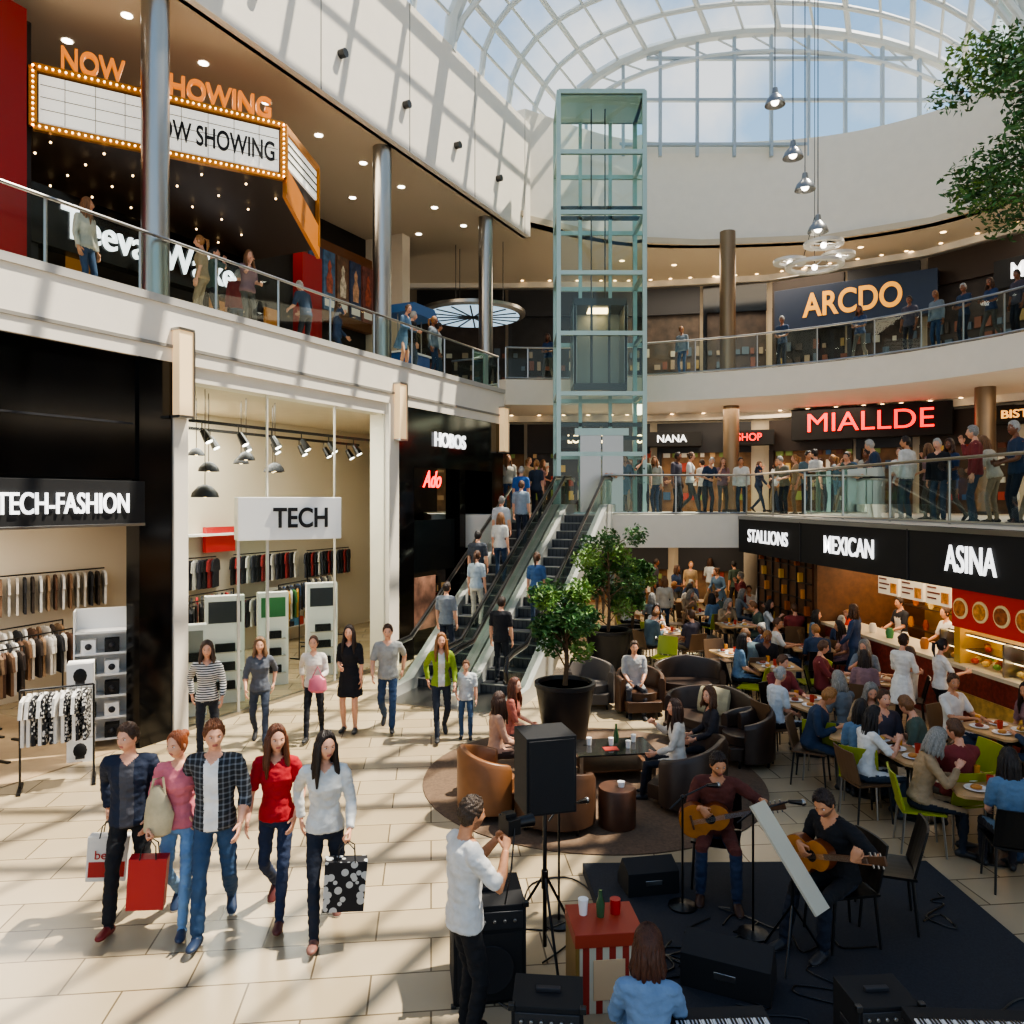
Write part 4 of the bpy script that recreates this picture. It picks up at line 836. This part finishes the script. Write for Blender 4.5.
for k in range(3): t.box(4.9+.8*k,5.6+.8*k,.9,.96,1.85,2.32,mat('menu_board','d8ccb4',.5,emit=.35)); [t.box(4.95+.8*k,5.2+.8*k+.1*(j%2),.885,.9,1.95+.1*j,1.98+.1*j,mat('menu_print','6a3020')) for j in range(4)]; t.box(5.35+.8*k,5.55+.8*k,.885,.9,1.9,2.1,mat('menu_food_1','b87a34'))
t.box(8.2,13,2.6,2.7,0,2.4,mat('kitchen_tile','b8a888',.4,noise=.3,ns=6)); t.box(3.4,8.0,2.9,3.0,0,2.4,mat('kitchen_yellow','a87c34',.5,noise=.2,ns=3)); t.box(8.0,8.15,.4,2.9,0,2.5,mat('yellow_post','c89a3a',.5)); t.box(3.3,3.45,.3,2.9,0,2.5,WOOD)
for k in range(3): t.box(3.6,12.8,2.3,2.6,.9+.5*k,.93+.5*k,STEEL)
for k in range(50): c=FC[k%7]; t.lathe([(.05,0),(.07,.1),(.04,.22)],mat('jar_'+c,c,.4),8,(3.7+.18*k,2.4,.93+.5*(k%3)))
for v in np.arange(.8,14,1.2): t.lathe([(.07,-.012),(.07,0)],WARM,10,(v,1.3,2.5)); 
Robj(t,'food_stall_kitchen')
for i,(v,h) in enumerate(((4.6,90),(6.1,80),(7.2,100),(9.2,90),(10.4,85))): 
    p=Rw(v,1.6,0); person('stall_cook',p,95,1.7,shirt=['2a2a30','e8e6e2','a8382a','e8e6e2','3a3a40'][i],pants='22242c',hair=['short','bun'][i%2],hc=hcs[i],fem=bool(i%2),lod=0,apron=True,lh=(-.15,.32,1.05),rh=(.15,.32,1.05))
person('waitress_in_apron',g(902,738),-60,1.66,shirt='e2dcd2',pants='2a2a30',hair='bun',hc='3a2416',fem=True,lod=1,apron=True,sleeve=.5,lh=(-.1,.3,1.1),rh=(.15,.3,1.1)); person('counter_customer',g(940,740),-95,1.6,shirt='e0dcd4',pants='1c1c22',hair='tail',hc='1e1410',fem=True,lod=1,rh=(.1,.38,1.2))
# ---- dining
def tablemesh():
    b=MB(); tp=mat('table_top','b79468',.35,noise=.15,ns=5); b.prism([(x*.40,y*.40) for x,y in [(-1,-.85),(-.85,-1),(.85,-1),(1,-.85),(1,.85),(.85,1),(-.85,1),(-1,.85)]],.72,.75,tp); b.tube([(0,0,.02),(0,0,.72)],.035,DSTEEL,12); b.lathe([(.26,0),(.26,.02),(.05,.05)],DSTEEL,20)
    for s in(-1,1): b.box(-.02+s*.1,.02+s*.1,-.3,.3,.70,.72,DSTEEL)
    pw=mat('china','f0ece4',.25)
    for x,y,f in((-.17,-.15,0),(.17,.15,1),(.18,-.16,2),(-.18,.16,3)):
        b.lathe([(.05,.75),(.12,.765),(.115,.77),(.05,.758)],pw,16,(x,y,0)); b.sph((x,y,.775),(.06,.05,.03),mat('food_'+FC[f],FC[f]),8,5)
    b.lathe([(.03,.75),(.038,.86),(.034,.86),(.028,.76)],mat('cup_red','b83a28',.4),12,(0,0,0)); b.lathe([(.028,.75),(.034,.87)],glass('tumbler'),12,(.05,-.28,0)); b.lathe([(.028,.75),(.034,.87)],mat('juice','d8943a',.2),12,(-.05,.28,0))
    return b.mesh('dining_table')
TM=tablemesh()
T_=[(866,792,0),(918,815,1),(990,856,2),(812,752,3),(775,706,4),(865,722,5),(735,690,6),(812,684,7),(672,664,8),(735,655,9),(795,655,10),(700,640,11),(650,640,12),(845,672,13),(760,636,14),(690,625,15),(1000,785,16)]
idx=0
for (px,py,k) in T_:
    p=g(px,py); rz=(k*37)%60-30; place(TM,'dining_table',p,rz)
    for q in range(4):
        if (q+k)%5==4 and k>1: continue
        if k==2 and q in(2,): continue
        a=math.radians(rz+90*q); dd=.68; dx,dy=math.sin(a)*dd,-math.cos(a)*dd
        hd=rz+90*q; cx,cy=p.x+dx,p.y+dy
        cm=CH_L if (idx*7+k)%6<1 or (k<2 and q%2==0) else (CH_T if idx%2 else CH_B)
        place(cm,'dining_chair',(cx,cy,0),hd)
        if (idx%9)!=5: sit(idx*5+k,cx,cy+.0,0,hd,.97)
        idx+=1
place(CH_L,'dining_chair',g(822,778),-30); place(CH_L,'dining_chair',g(664,678),150); place(CH_L,'dining_chair',g(752,712),60)
for i,(px,py) in enumerate([(664,640),(742,632),(720,622),(640,615),(628,622),(765,640),(855,690),(835,655),(690,612),(655,608),(710,606),(735,612),(782,645),(818,640),(676,618),(612,612),(600,618),(748,606)]): 
    p=g(px,py); stand(i*3+1,p.x,p.y,0,(i*67)%360,.98)
# L2 crowd
i=0
for v in np.arange(-.0,3.9,.46): stand(i*7,2.75+v,21.5+.35*(i%2)+.3*rnd.random(),3.4,120+rnd.random()*130,.9+.12*rnd.random()); i+=1
for v in np.arange(.4,10.2,.46): p=Rw(v,.55+.55*(i%2)+.35*rnd.random(),3.4); stand(i*7+2,p.x,p.y,3.4,20+rnd.random()*150,.84+.1*rnd.random()); i+=1
for k in range(18): x=3+rnd.random()*9; y=23.4+rnd.random()*2.2; stand(k*3,x,min(y,27-.5*max(0,x-6)-.9),3.4,rnd.random()*360,.95); 
for k,(x,y) in enumerate(((-.1,23.2),(.5,24.5),(1.0,26),(-.6,25))): stand(k*4+1,x,y,3.4,180+k*40)
# L3 people
for k,(u,y,h) in enumerate(((13.3,1.25,-100),(15.4,1.0,100),(15.9,1.3,-60),(16.4,.9,-120),(17.2,2.0,30),(21.2,.6,-110),(21.9,.8,-60),(22.6,.6,-110),(23.3,.9,-90),(20.4,2.0,-90),(18.4,1.2,60))): p=Lw(u,y,7.0); stand([1,5,14,9,4,7,10,13,16,19,2][k],p.x,p.y,7.0,h,.95)
for k,i_ in enumerate((4,9,14,19,23,26,28,30,32,34,36)): x,y=p3[i_]; stand(k*5+3,x+.35,y+.55,7.6,150-k*6,.90)
t=MB(); t.box(-.6,.6,-.3,.3,0,1.0,mat('kiosk_blue','2a5a9a',.4)); t.box(-.65,.65,-.35,.35,1.0,1.05,TUFT); t.prism([(-.8,2.1),(.8,2.1),(.55,2.4),(-.55,2.4)],-.5,.5,mat('kiosk_awning','3468a0',.6),'y')
for s in(-1,1): t.tube([(s*.6,0,1),(s*.6,0,2.1)],.02,STEEL,8)
t.obj('promotion_kiosk',Lw(24.0,2.3,7.0),LA)
# ---- plants
def leaves(b,c,r,n,m,sz=.07,rr=None):
    rr=rr or random.Random(3); vs=[];fs=[]
    for _ in range(n):
        d=V((rr.gauss(0,1),rr.gauss(0,1),rr.gauss(0,1))).normalized(); q=rr.random()**.45
        p=V(c)+V((d.x*r[0],d.y*r[1],d.z*r[2]))*q
        u=V((rr.gauss(0,1),rr.gauss(0,1),rr.gauss(0,.6))).normalized(); w=u.orthogonal().normalized(); w=(w*math.cos(rr.random()*3)+u.cross(w)*math.sin(rr.random()*3)).normalized(); s=sz*rr.uniform(.7,1.3)
        o=len(vs); nn=u.cross(w)*s*.15
        vs+=[p-u*s,p+w*s*.42-nn,p+u*s,p-w*s*.42-nn]; fs+=[(o,o+1,o+2),(o,o+2,o+3)]
    b.add(vs,fs,m)
LF=mat('leaf_green','38602a',.5,noise=.5,ns=5); LF2=mat('leaf_light','66883a',.5,noise=.3,ns=6); BARK=mat('bark','5a4630',.9,noise=.3,ns=20); POT=mat('dark_planter','1c1c1e',.4)
def pottree(loc,pr,phh,tz,r,name='potted_tree',seed=1,sz=.055,nl=200):
    rr=random.Random(seed); b=MB(); b.open=True
    b.lathe([(pr*.68,0),(pr*.72,.02),(pr,phh*.92),(pr*1.04,phh*.93),(pr*1.04,phh),(pr*.92,phh),(pr*.9,phh-.06)],POT,36); b.lathe([(pr*.9,phh-.08),(pr*.9,phh-.06)],mat('soil','2a1e14',.95),24)
    b.tube([(0,0,phh-.1),(.03,.02,phh+.3),(0,0,tz)],[.045,.035,.02],BARK,8)
    for i in range(20):
        a=rr.random()*6.28; z=phh+.2+(tz-phh-.15)*rr.random(); R_=r*rr.uniform(.3,.85); e=(math.cos(a)*R_,math.sin(a)*R_,z+.2)
        b.tube([(0,0,z-.15),(e[0]*.5,e[1]*.5,z+.08),e],[.015,.01,.005],BARK,5); leaves(b,e,(r*.38,r*.38,r*.34),nl,LF if i%3 else LF2,sz,rr)
    return b.obj(name,loc)
pottree(g(565,738),.47,.90,2.15,.62,seed=2); pottree(g(608,672),.5,.95,2.8,.75,seed=5); pottree(g(632,655),.4,.7,2.0,.5,seed=8)
b=MB(); b.open=True; b.lathe([(.45,0),(.6,.7),(.55,.7),(.5,.6)],POT,28); b.tube([(0,0,.5),(.1,.1,2.2),(-.2,.1,3.8),(-.5,0,5.2)],[.11,.09,.07,.04],BARK,10); rr=random.Random(9)
for i in range(38):
    e=(rr.uniform(-2.05,-.1),rr.uniform(-.8,.8),rr.uniform(4.2,6.7)); e=(e[0]*(1-.12*abs(e[2]-5.4)),e[1],e[2])
    b.tube([(-.2,.1,3.6+rr.random()),(e[0]*.5,e[1]*.5,e[2]-.2),e],[.03,.018,.006],BARK,5); leaves(b,e,(.42,.42,.32),230,LF if i%3 else LF2,.05,rr)
b.obj('indoor_tree',(8.15,10.3,3.4))
# ---- pendants
def bell(x,y,z,top):
    b=MB(); b.tube([(0,0,.3),(0,0,top-z)],.012,DSTEEL,6); b.lathe([(.03,.32),(.06,.30),(.08,.16),(.19,.04),(.23,-.06),(.235,-.10),(.20,-.08),(.05,.1)],mat('pendant_shell','8a8a88',.3,.8),28); b.sph((0,0,-.02),.09,COOL,12,8); b.obj('pendant_lamp',(x,y,z))
for px,py in((775,101),(793,154),(805,186),(818,228)): Y=18.; bell((px-512)/F*Y,Y,CZ-(py-500)/F*Y,18.9)
t=MB(); RM=mat('ring_metal','d0ccc4',.35,.3)
for k,(x,y,r) in enumerate(((0,0,.66),(-.55,.1,.38),(.58,.05,.38),(.05,-.4,.44))):
    z=.13*k; n=36
    for j in range(n):
        a0,a1=2*math.pi*j/n,2*math.pi*(j+1)/n; c0,s0,c1,s1=math.cos(a0),math.sin(a0),math.cos(a1),math.sin(a1); ri=r-.14
        t.add([(x+c0*r,y+s0*r,z),(x+c1*r,y+s1*r,z),(x+c1*ri,y+s1*ri,z),(x+c0*ri,y+s0*ri,z),(x+c0*r,y+s0*r,z+.07),(x+c1*r,y+s1*r,z+.07),(x+c1*ri,y+s1*ri,z+.07),(x+c0*ri,y+s0*ri,z+.07)],[(3,2,1,0),(4,5,6,7),(0,1,5,4),(2,3,7,6)],RM)
    t.tube([(x-r+.05,y,z+.03),(x+r-.05,y,z+.03)],.015,RM,6); t.tube([(x,y-r+.05,z+.03),(x,y+r-.05,z+.03)],.015,RM,6); t.sph((x,y,z),.07,COOL,10,6)
for x in(-.3,.3,0): t.tube([(x,0,.1),(0,0,1.2),(0,0,9.5)],.008,DSTEEL,5)
t.obj('ring_chandelier',((818-512)/F*18,18.2,9.3))
# ---- stage & gear
STG=mat('stage_carpet','24262c',.9,noise=.25,ns=60)
t=MB(); t.prism([(.72,7.85),(4.25,7.9),(4.3,5.0),(.95,5.0)],0,ST,STG); t.prism([(.73,7.84),(4.24,7.89),(4.29,5.01),(.96,5.01)],ST,ST+.005,STG); t.obj('stage_platform')
GR=mat('speaker_grille','18181a',.6,bump=.6,bs=300)
def cab(w,d,h,name,loc,rz,hd=True):
    b=MB(); b.box(-w/2,w/2,-d/2,d/2,0,h,MBLACK); b.box(-w/2+.03,w/2-.03,-d/2-.012,-d/2,.03,h*.72,GR); b.lathe([(w*.33,0),(w*.33,.008),(w*.28,.004)],CHAR,28,M=Matrix.Translation((0,-d/2-.014,h*.36))@Matrix.Rotation(math.pi/2,4,'X'))
    b.box(-w*.45,w*.45,-d/2-.012,-d/2,h*.76,h*.94,mat('amp_panel','3a3a3c',.4,.4)); b.box(-.08,.08,-.02,.02,h,h+.025,CHAR)
    for j in range(6): b.tube([(-w*.36+w*.14*j,-d/2-.03,h*.85),(-w*.36+w*.14*j,-d/2-.01,h*.85)],.013,STEEL,8)
    for s in(-1,1): b.box(s*(w/2)-.004,s*(w/2)+.004,-.07,.07,h*.5,h*.6,CHAR)
    for sx in(-1,1):
        for z in(0,h): b.cb((sx*w/2,-d/2,z),(.04,.04,.04),DSTEEL)
    return b.obj(name,loc,rz,.012)
t=MB(); t.box(-.21,.21,-.19,.19,1.28,1.90,MBLACK); t.box(-.19,.19,-.205,-.19,1.30,1.88,GR); t.tube([(0,0,.12),(0,0,1.28)],.018,BLACK,10); t.tube([(0,0,.6),(0,0,.75)],.03,BLACK,10)
for k in range(3): a=k*2.094+.5; t.tube([(0,0,.72),(math.cos(a)*.42,math.sin(a)*.42,.02)],.012,BLACK,8); t.tube([(0,0,.25),(math.cos(a)*.3,math.sin(a)*.3,.22)],.008,BLACK,6)
t.box(-.05,.05,.19,.2,1.45,1.6,STEEL); t.obj('speaker_on_tripod',(.27,6.35,0),15,.012)
cab(.55,.5,.74,'subwoofer_cabinet',(-.20,6.05,0),8); cab(.46,.35,.55,'guitar_amplifier',(.24,5.10,0),-5); cab(.42,.34,.44,'guitar_amplifier',(2.42,5.12,ST),4)
def wedge(loc,rz,w,s):
    b=MB(); b.prism([(-.22*s,0),(.24*s,0),(.24*s,.12*s),(.05*s,.40*s),(-.22*s,.30*s)],-w/2,w/2,MBLACK,'x'); 
    A=V((0,.24*s,.12*s));B_=V((0,.05*s,.40*s)); n=V((0,.28,.19)).normalized()*.006
    b.add([(x,p.y+n.y+(0),p.z+n.z) for x,p in((-w/2+.03,A.lerp(B_,.06)),(w/2-.03,A.lerp(B_,.06)),(w/2-.03,A.lerp(B_,.94)),(-w/2+.03,A.lerp(B_,.94)))],[(0,1,2,3)],GR); b.box(-.08,.08,-.22*s-.006,-.22*s,.14*s,.2*s,STEEL)
    return b.obj('stage_monitor',loc,rz,.01)
wedge((1.30,7.35,ST),10,.50,.72); wedge((1.66,5.90,ST),-25,.66,.85)
t=MB(); t.box(-.24,.24,-.2,.2,0,.56,pattern('crate_stripe','vstripe','c8bda4','9a2c1c',10)); t.box(-.26,.26,-.22,.22,.50,.60,mat('crate_lid','a03820',.5)); t.box(-.12,.12,-.206,-.2,.1,.4,mat('crate_label','d8b48a',.6))
for s in(-1,1): t.box(s*.24-.015,s*.24+.015,-.21,.21,0,.5,mat('crate_edge','8a6a30',.5))
t.obj('striped_prop_crate',(.70,5.90,0),6,.005)
t=MB(); t.lathe([(.03,0),(.035,.1),(.015,.16),(.015,.2)],mat('bottle_glass','3a5a3a',.15),14,(0,0,0)); t.lathe([(.04,0),(.042,.11)],mat('can_red','b02020',.3),14,(.12,.05,0)); t.lathe([(.03,0),(.04,.12)],TUFT,14,(-.13,.03,0)); t.obj('drinks_on_crate',(.68,5.92,.60))
def mic(loc,rz,h,reach,drop=.0):
    b=MB(); b.lathe([(.13,0),(.13,.02),(.03,.04)],BLACK,20)
    b.tube([(0,0,.02),(0,0,h)],.010,BLACK,8); b.tube([(0,-.15,h-.08),(0,0,h),(0,reach,h+drop)],.008,BLACK,8); b.tube([(0,reach,h+drop),(0,reach+.12,h+drop-.02)],[.015,.024],DSTEEL,10); b.sph((0,reach+.14,h+drop-.022),.03,STEEL,12,8); b.sph((0,0,h),.022,BLACK,8,6)
    return b.obj('microphone_stand',loc,rz)
mic((1.55,7.0,ST),-60,1.0,.30,.05); mic((2.05,6.55,ST),-75,1.05,.35,.05); mic((.42,6.9,0),-40,1.05,.3,-.05)
t=MB(); a=V((2.02,6.35,1.30)); b_=V((2.44,6.05,.56)); d=(b_-a).normalized(); s=V((.12,.10,0)).normalized()*.10; n=d.cross(s).normalized()*.01
t.add([a-s-n,a+s-n,b_+s-n,b_-s-n,a-s+n,a+s+n,b_+s+n,b_-s+n],[(3,2,1,0),(4,5,6,7),(0,1,5,4),(1,2,6,5),(2,3,7,6),(3,0,4,7)],mat('paper_sheet','bfb8a4',.7)); mid=a.lerp(b_,.55); t.tube([tuple(mid),(mid.x,mid.y,ST+.3)],.012,BLACK,8)
for k in range(3): q=k*2.094; t.tube([(mid.x,mid.y,ST+.45),(mid.x+.28*math.cos(q),mid.y+.28*math.sin(q),ST+.01)],.009,BLACK,6)
t.obj('music_stand')
def keyboard(loc,rz,w):
    b=MB(); b.box(-w/2,w/2,-.15,.15,.50,.57,MBLACK); n=int(w/.024)
    for i in range(n): b.box(-w/2+.02+i*(w-.04)/n,-w/2+.0385+i*(w-.04)/n,-.13,.02,.57,.582,TUFT)
    for i in range(n): 
        if i%7 not in(2,6): b.box(-w/2+.036+i*(w-.04)/n,-w/2+.048+i*(w-.04)/n,-.05,.02,.582,.592,GBLACK)
    for s in(-1,1): b.tube([(s*w*.35,-.14,0),(s*w*.35,.12,.5)],.014,BLACK,8); b.tube([(s*w*.35,.14,0),(s*w*.35,-.12,.5)],.014,BLACK,8)
    return b.obj('electric_keyboard',loc,rz,.004)
keyboard((1.30,4.76,0),3,.62); keyboard((2.95,4.74,0),-3,.95)
t=MB(); rr=random.Random(4)
for k in range(11):
    x,y=rr.uniform(.9,3.9),rr.uniform(5.3,7.5); pts=[]; 
    for j in range(9): pts.append((x,y,ST+.012)); x=min(4.0,max(1.0,x+rr.uniform(-.3,.34))); y=min(7.7,max(5.2,y+rr.uniform(-.28,.25)))
    c=cr([(p[0],p[1]) for p in pts],4); t.tube([(a_,b2,ST+.014) for a_,b2 in c],.007,BLACK,6)
t.obj('stage_cables')
t=MB()
for pts in ([(.25,6.3),(.5,6.6),(.8,7.2),(.6,7.7),(.2,7.6),(.1,7.1)],[(-.1,5.8),(.3,5.6),(.6,6.3),(.9,6.6)]):
    t.tube([(a_,b2,.014) for a_,b2 in cr(pts,5)],.008,BLACK,6)
t.obj('floor_cables')
t=MB(); t.lathe([(.20,0),(.22,.02),(.22,.44),(.21,.46)],mat('drum_table','4a2e20',.4,noise=.2,ns=8),28); t.lathe([(.035,.46),(.045,.52)],TUFT,12,(.05,0,0)); t.obj('side_table',g(617,826),0)
t=MB(); t.box(-.55,.55,-.35,.35,.38,.40,mat('smoked_glass','2c2a28',.08)); t.box(-.5,.5,-.3,.3,.15,.17,WOOD)
for x in(-.5,.5):
    for y in(-.3,.3): t.box(x-.02,x+.02,y-.02,y+.02,0,.38,STEEL)
for x,y in((-.3,.1),(.2,-.1),(.35,.15),(0,.05)): t.lathe([(.03,.40),(.038,.50)],TUFT,12,(x,y,0))
t.box(-.15,.05,-.2,-.05,.40,.41,mat('magazine','a83a30')); t.lathe([(.03,.4),(.04,.5),(.015,.6),(.015,.66)],mat('bottle_glass','3a5a3a'),12,(.1,.15,0)); t.obj('coffee_table',g(612,775),8)
t=MB(); t.tube([(-.25,0,0),(-.24,0,.02),(0,0,.06),(.24,0,.02),(.25,0,0)],[(.02,.15),(.05,.2),(.09,.22),(.05,.2),(.02,.15)],cloth('a89c7c'),12,side=(0,0,1)); o=t.obj('throw_cushion',g(716,742)+V((0,.1,.62))); o.rotation_euler=(math.radians(70),0,math.radians(-40))
# ============================================================ LIGHT
w=bpy.data.worlds.new('sky'); SC.world=w; w.use_nodes=True; nt=w.node_tree; bg=nt.nodes['Background']
tc=nt.nodes.new('ShaderNodeTexCoord'); sp=nt.nodes.new('ShaderNodeSeparateXYZ'); nt.links.new(tc.outputs['Generated'],sp.inputs[0])
r=nt.nodes.new('ShaderNodeValToRGB'); r.color_ramp.elements[0].color=(.86,.86,.84,1); r.color_ramp.elements[0].position=.0; r.color_ramp.elements[1].color=(.12,.30,.66,1); r.color_ramp.elements[1].position=.8; e=r.color_ramp.elements.new(.34); e.color=(.42,.65,.90,1)
nt.links.new(sp.outputs['Z'],r.inputs[0])
n=nt.nodes.new('ShaderNodeTexNoise'); n.inputs['Scale'].default_value=5; n.inputs['Detail'].default_value=7; nt.links.new(tc.outputs['Generated'],n.inputs['Vector'])
r2=nt.nodes.new('ShaderNodeValToRGB'); r2.color_ramp.elements[0].position=.50; r2.color_ramp.elements[1].position=.68; nt.links.new(n.outputs['Fac'],r2.inputs[0])
mx=nt.nodes.new('ShaderNodeMixRGB'); mx.inputs[2].default_value=(.95,.96,.97,1); nt.links.new(r2.outputs[0],mx.inputs[0]); nt.links.new(r.outputs[0],mx.inputs[1]); nt.links.new(mx.outputs[0],bg.inputs[0]); bg.inputs[1].default_value=1.1
sl=bpy.data.lights.new('sun','SUN'); sl.energy=9.5; sl.angle=.009; sl.color=(1,.89,.74); so=bpy.data.objects.new('sun',sl); COL.objects.link(so); so.rotation_euler=V((-.50,-.16,-1)).to_track_quat('-Z','Y').to_euler()
area('fashion_shop_light',Lw(12,2.2,3.55),3,170,sy=2); area('tech_shop_light',Lw(17.2,2.4,5.8),3.5,420,sy=2.5)
area('cinema_light',Lw(17,2.6,11.9),6,220,(1,.82,.6),sy=2); area('food_court_light',(8.6,14,2.45),2.2,260,(1,.8,.55),sy=10); area('undercroft_light',(3.5,25,2.45),8,230,(1,.82,.6),sy=5)
area('mid_gallery_light',(7,24.8,6.7),8,260,(1,.82,.6),sy=3); area('upper_gallery_light',(8,28,12.3),8,360,(1,.85,.65),sy=3); area('upper_gallery_light_side',(16,21,12.3),4,170,(1,.85,.65),sy=6); area('stall_light_side',(13,15,6.7),3,150,(1,.82,.6),sy=8)
SC.view_settings.view_transform='AgX'; SC.view_settings.look='AgX - Medium High Contrast'; SC.view_settings.exposure=.18
# ============================================================ CAMERA
cd=bpy.data.cameras.new('camera'); co=bpy.data.objects.new('camera',cd); COL.objects.link(co); co.location=(0,0,CZ); co.rotation_euler=(math.pi/2,0,0)
cd.sensor_width=36; cd.lens=36*F/1024; cd.shift_y=-12/1024; cd.clip_end=200; SC.camera=co
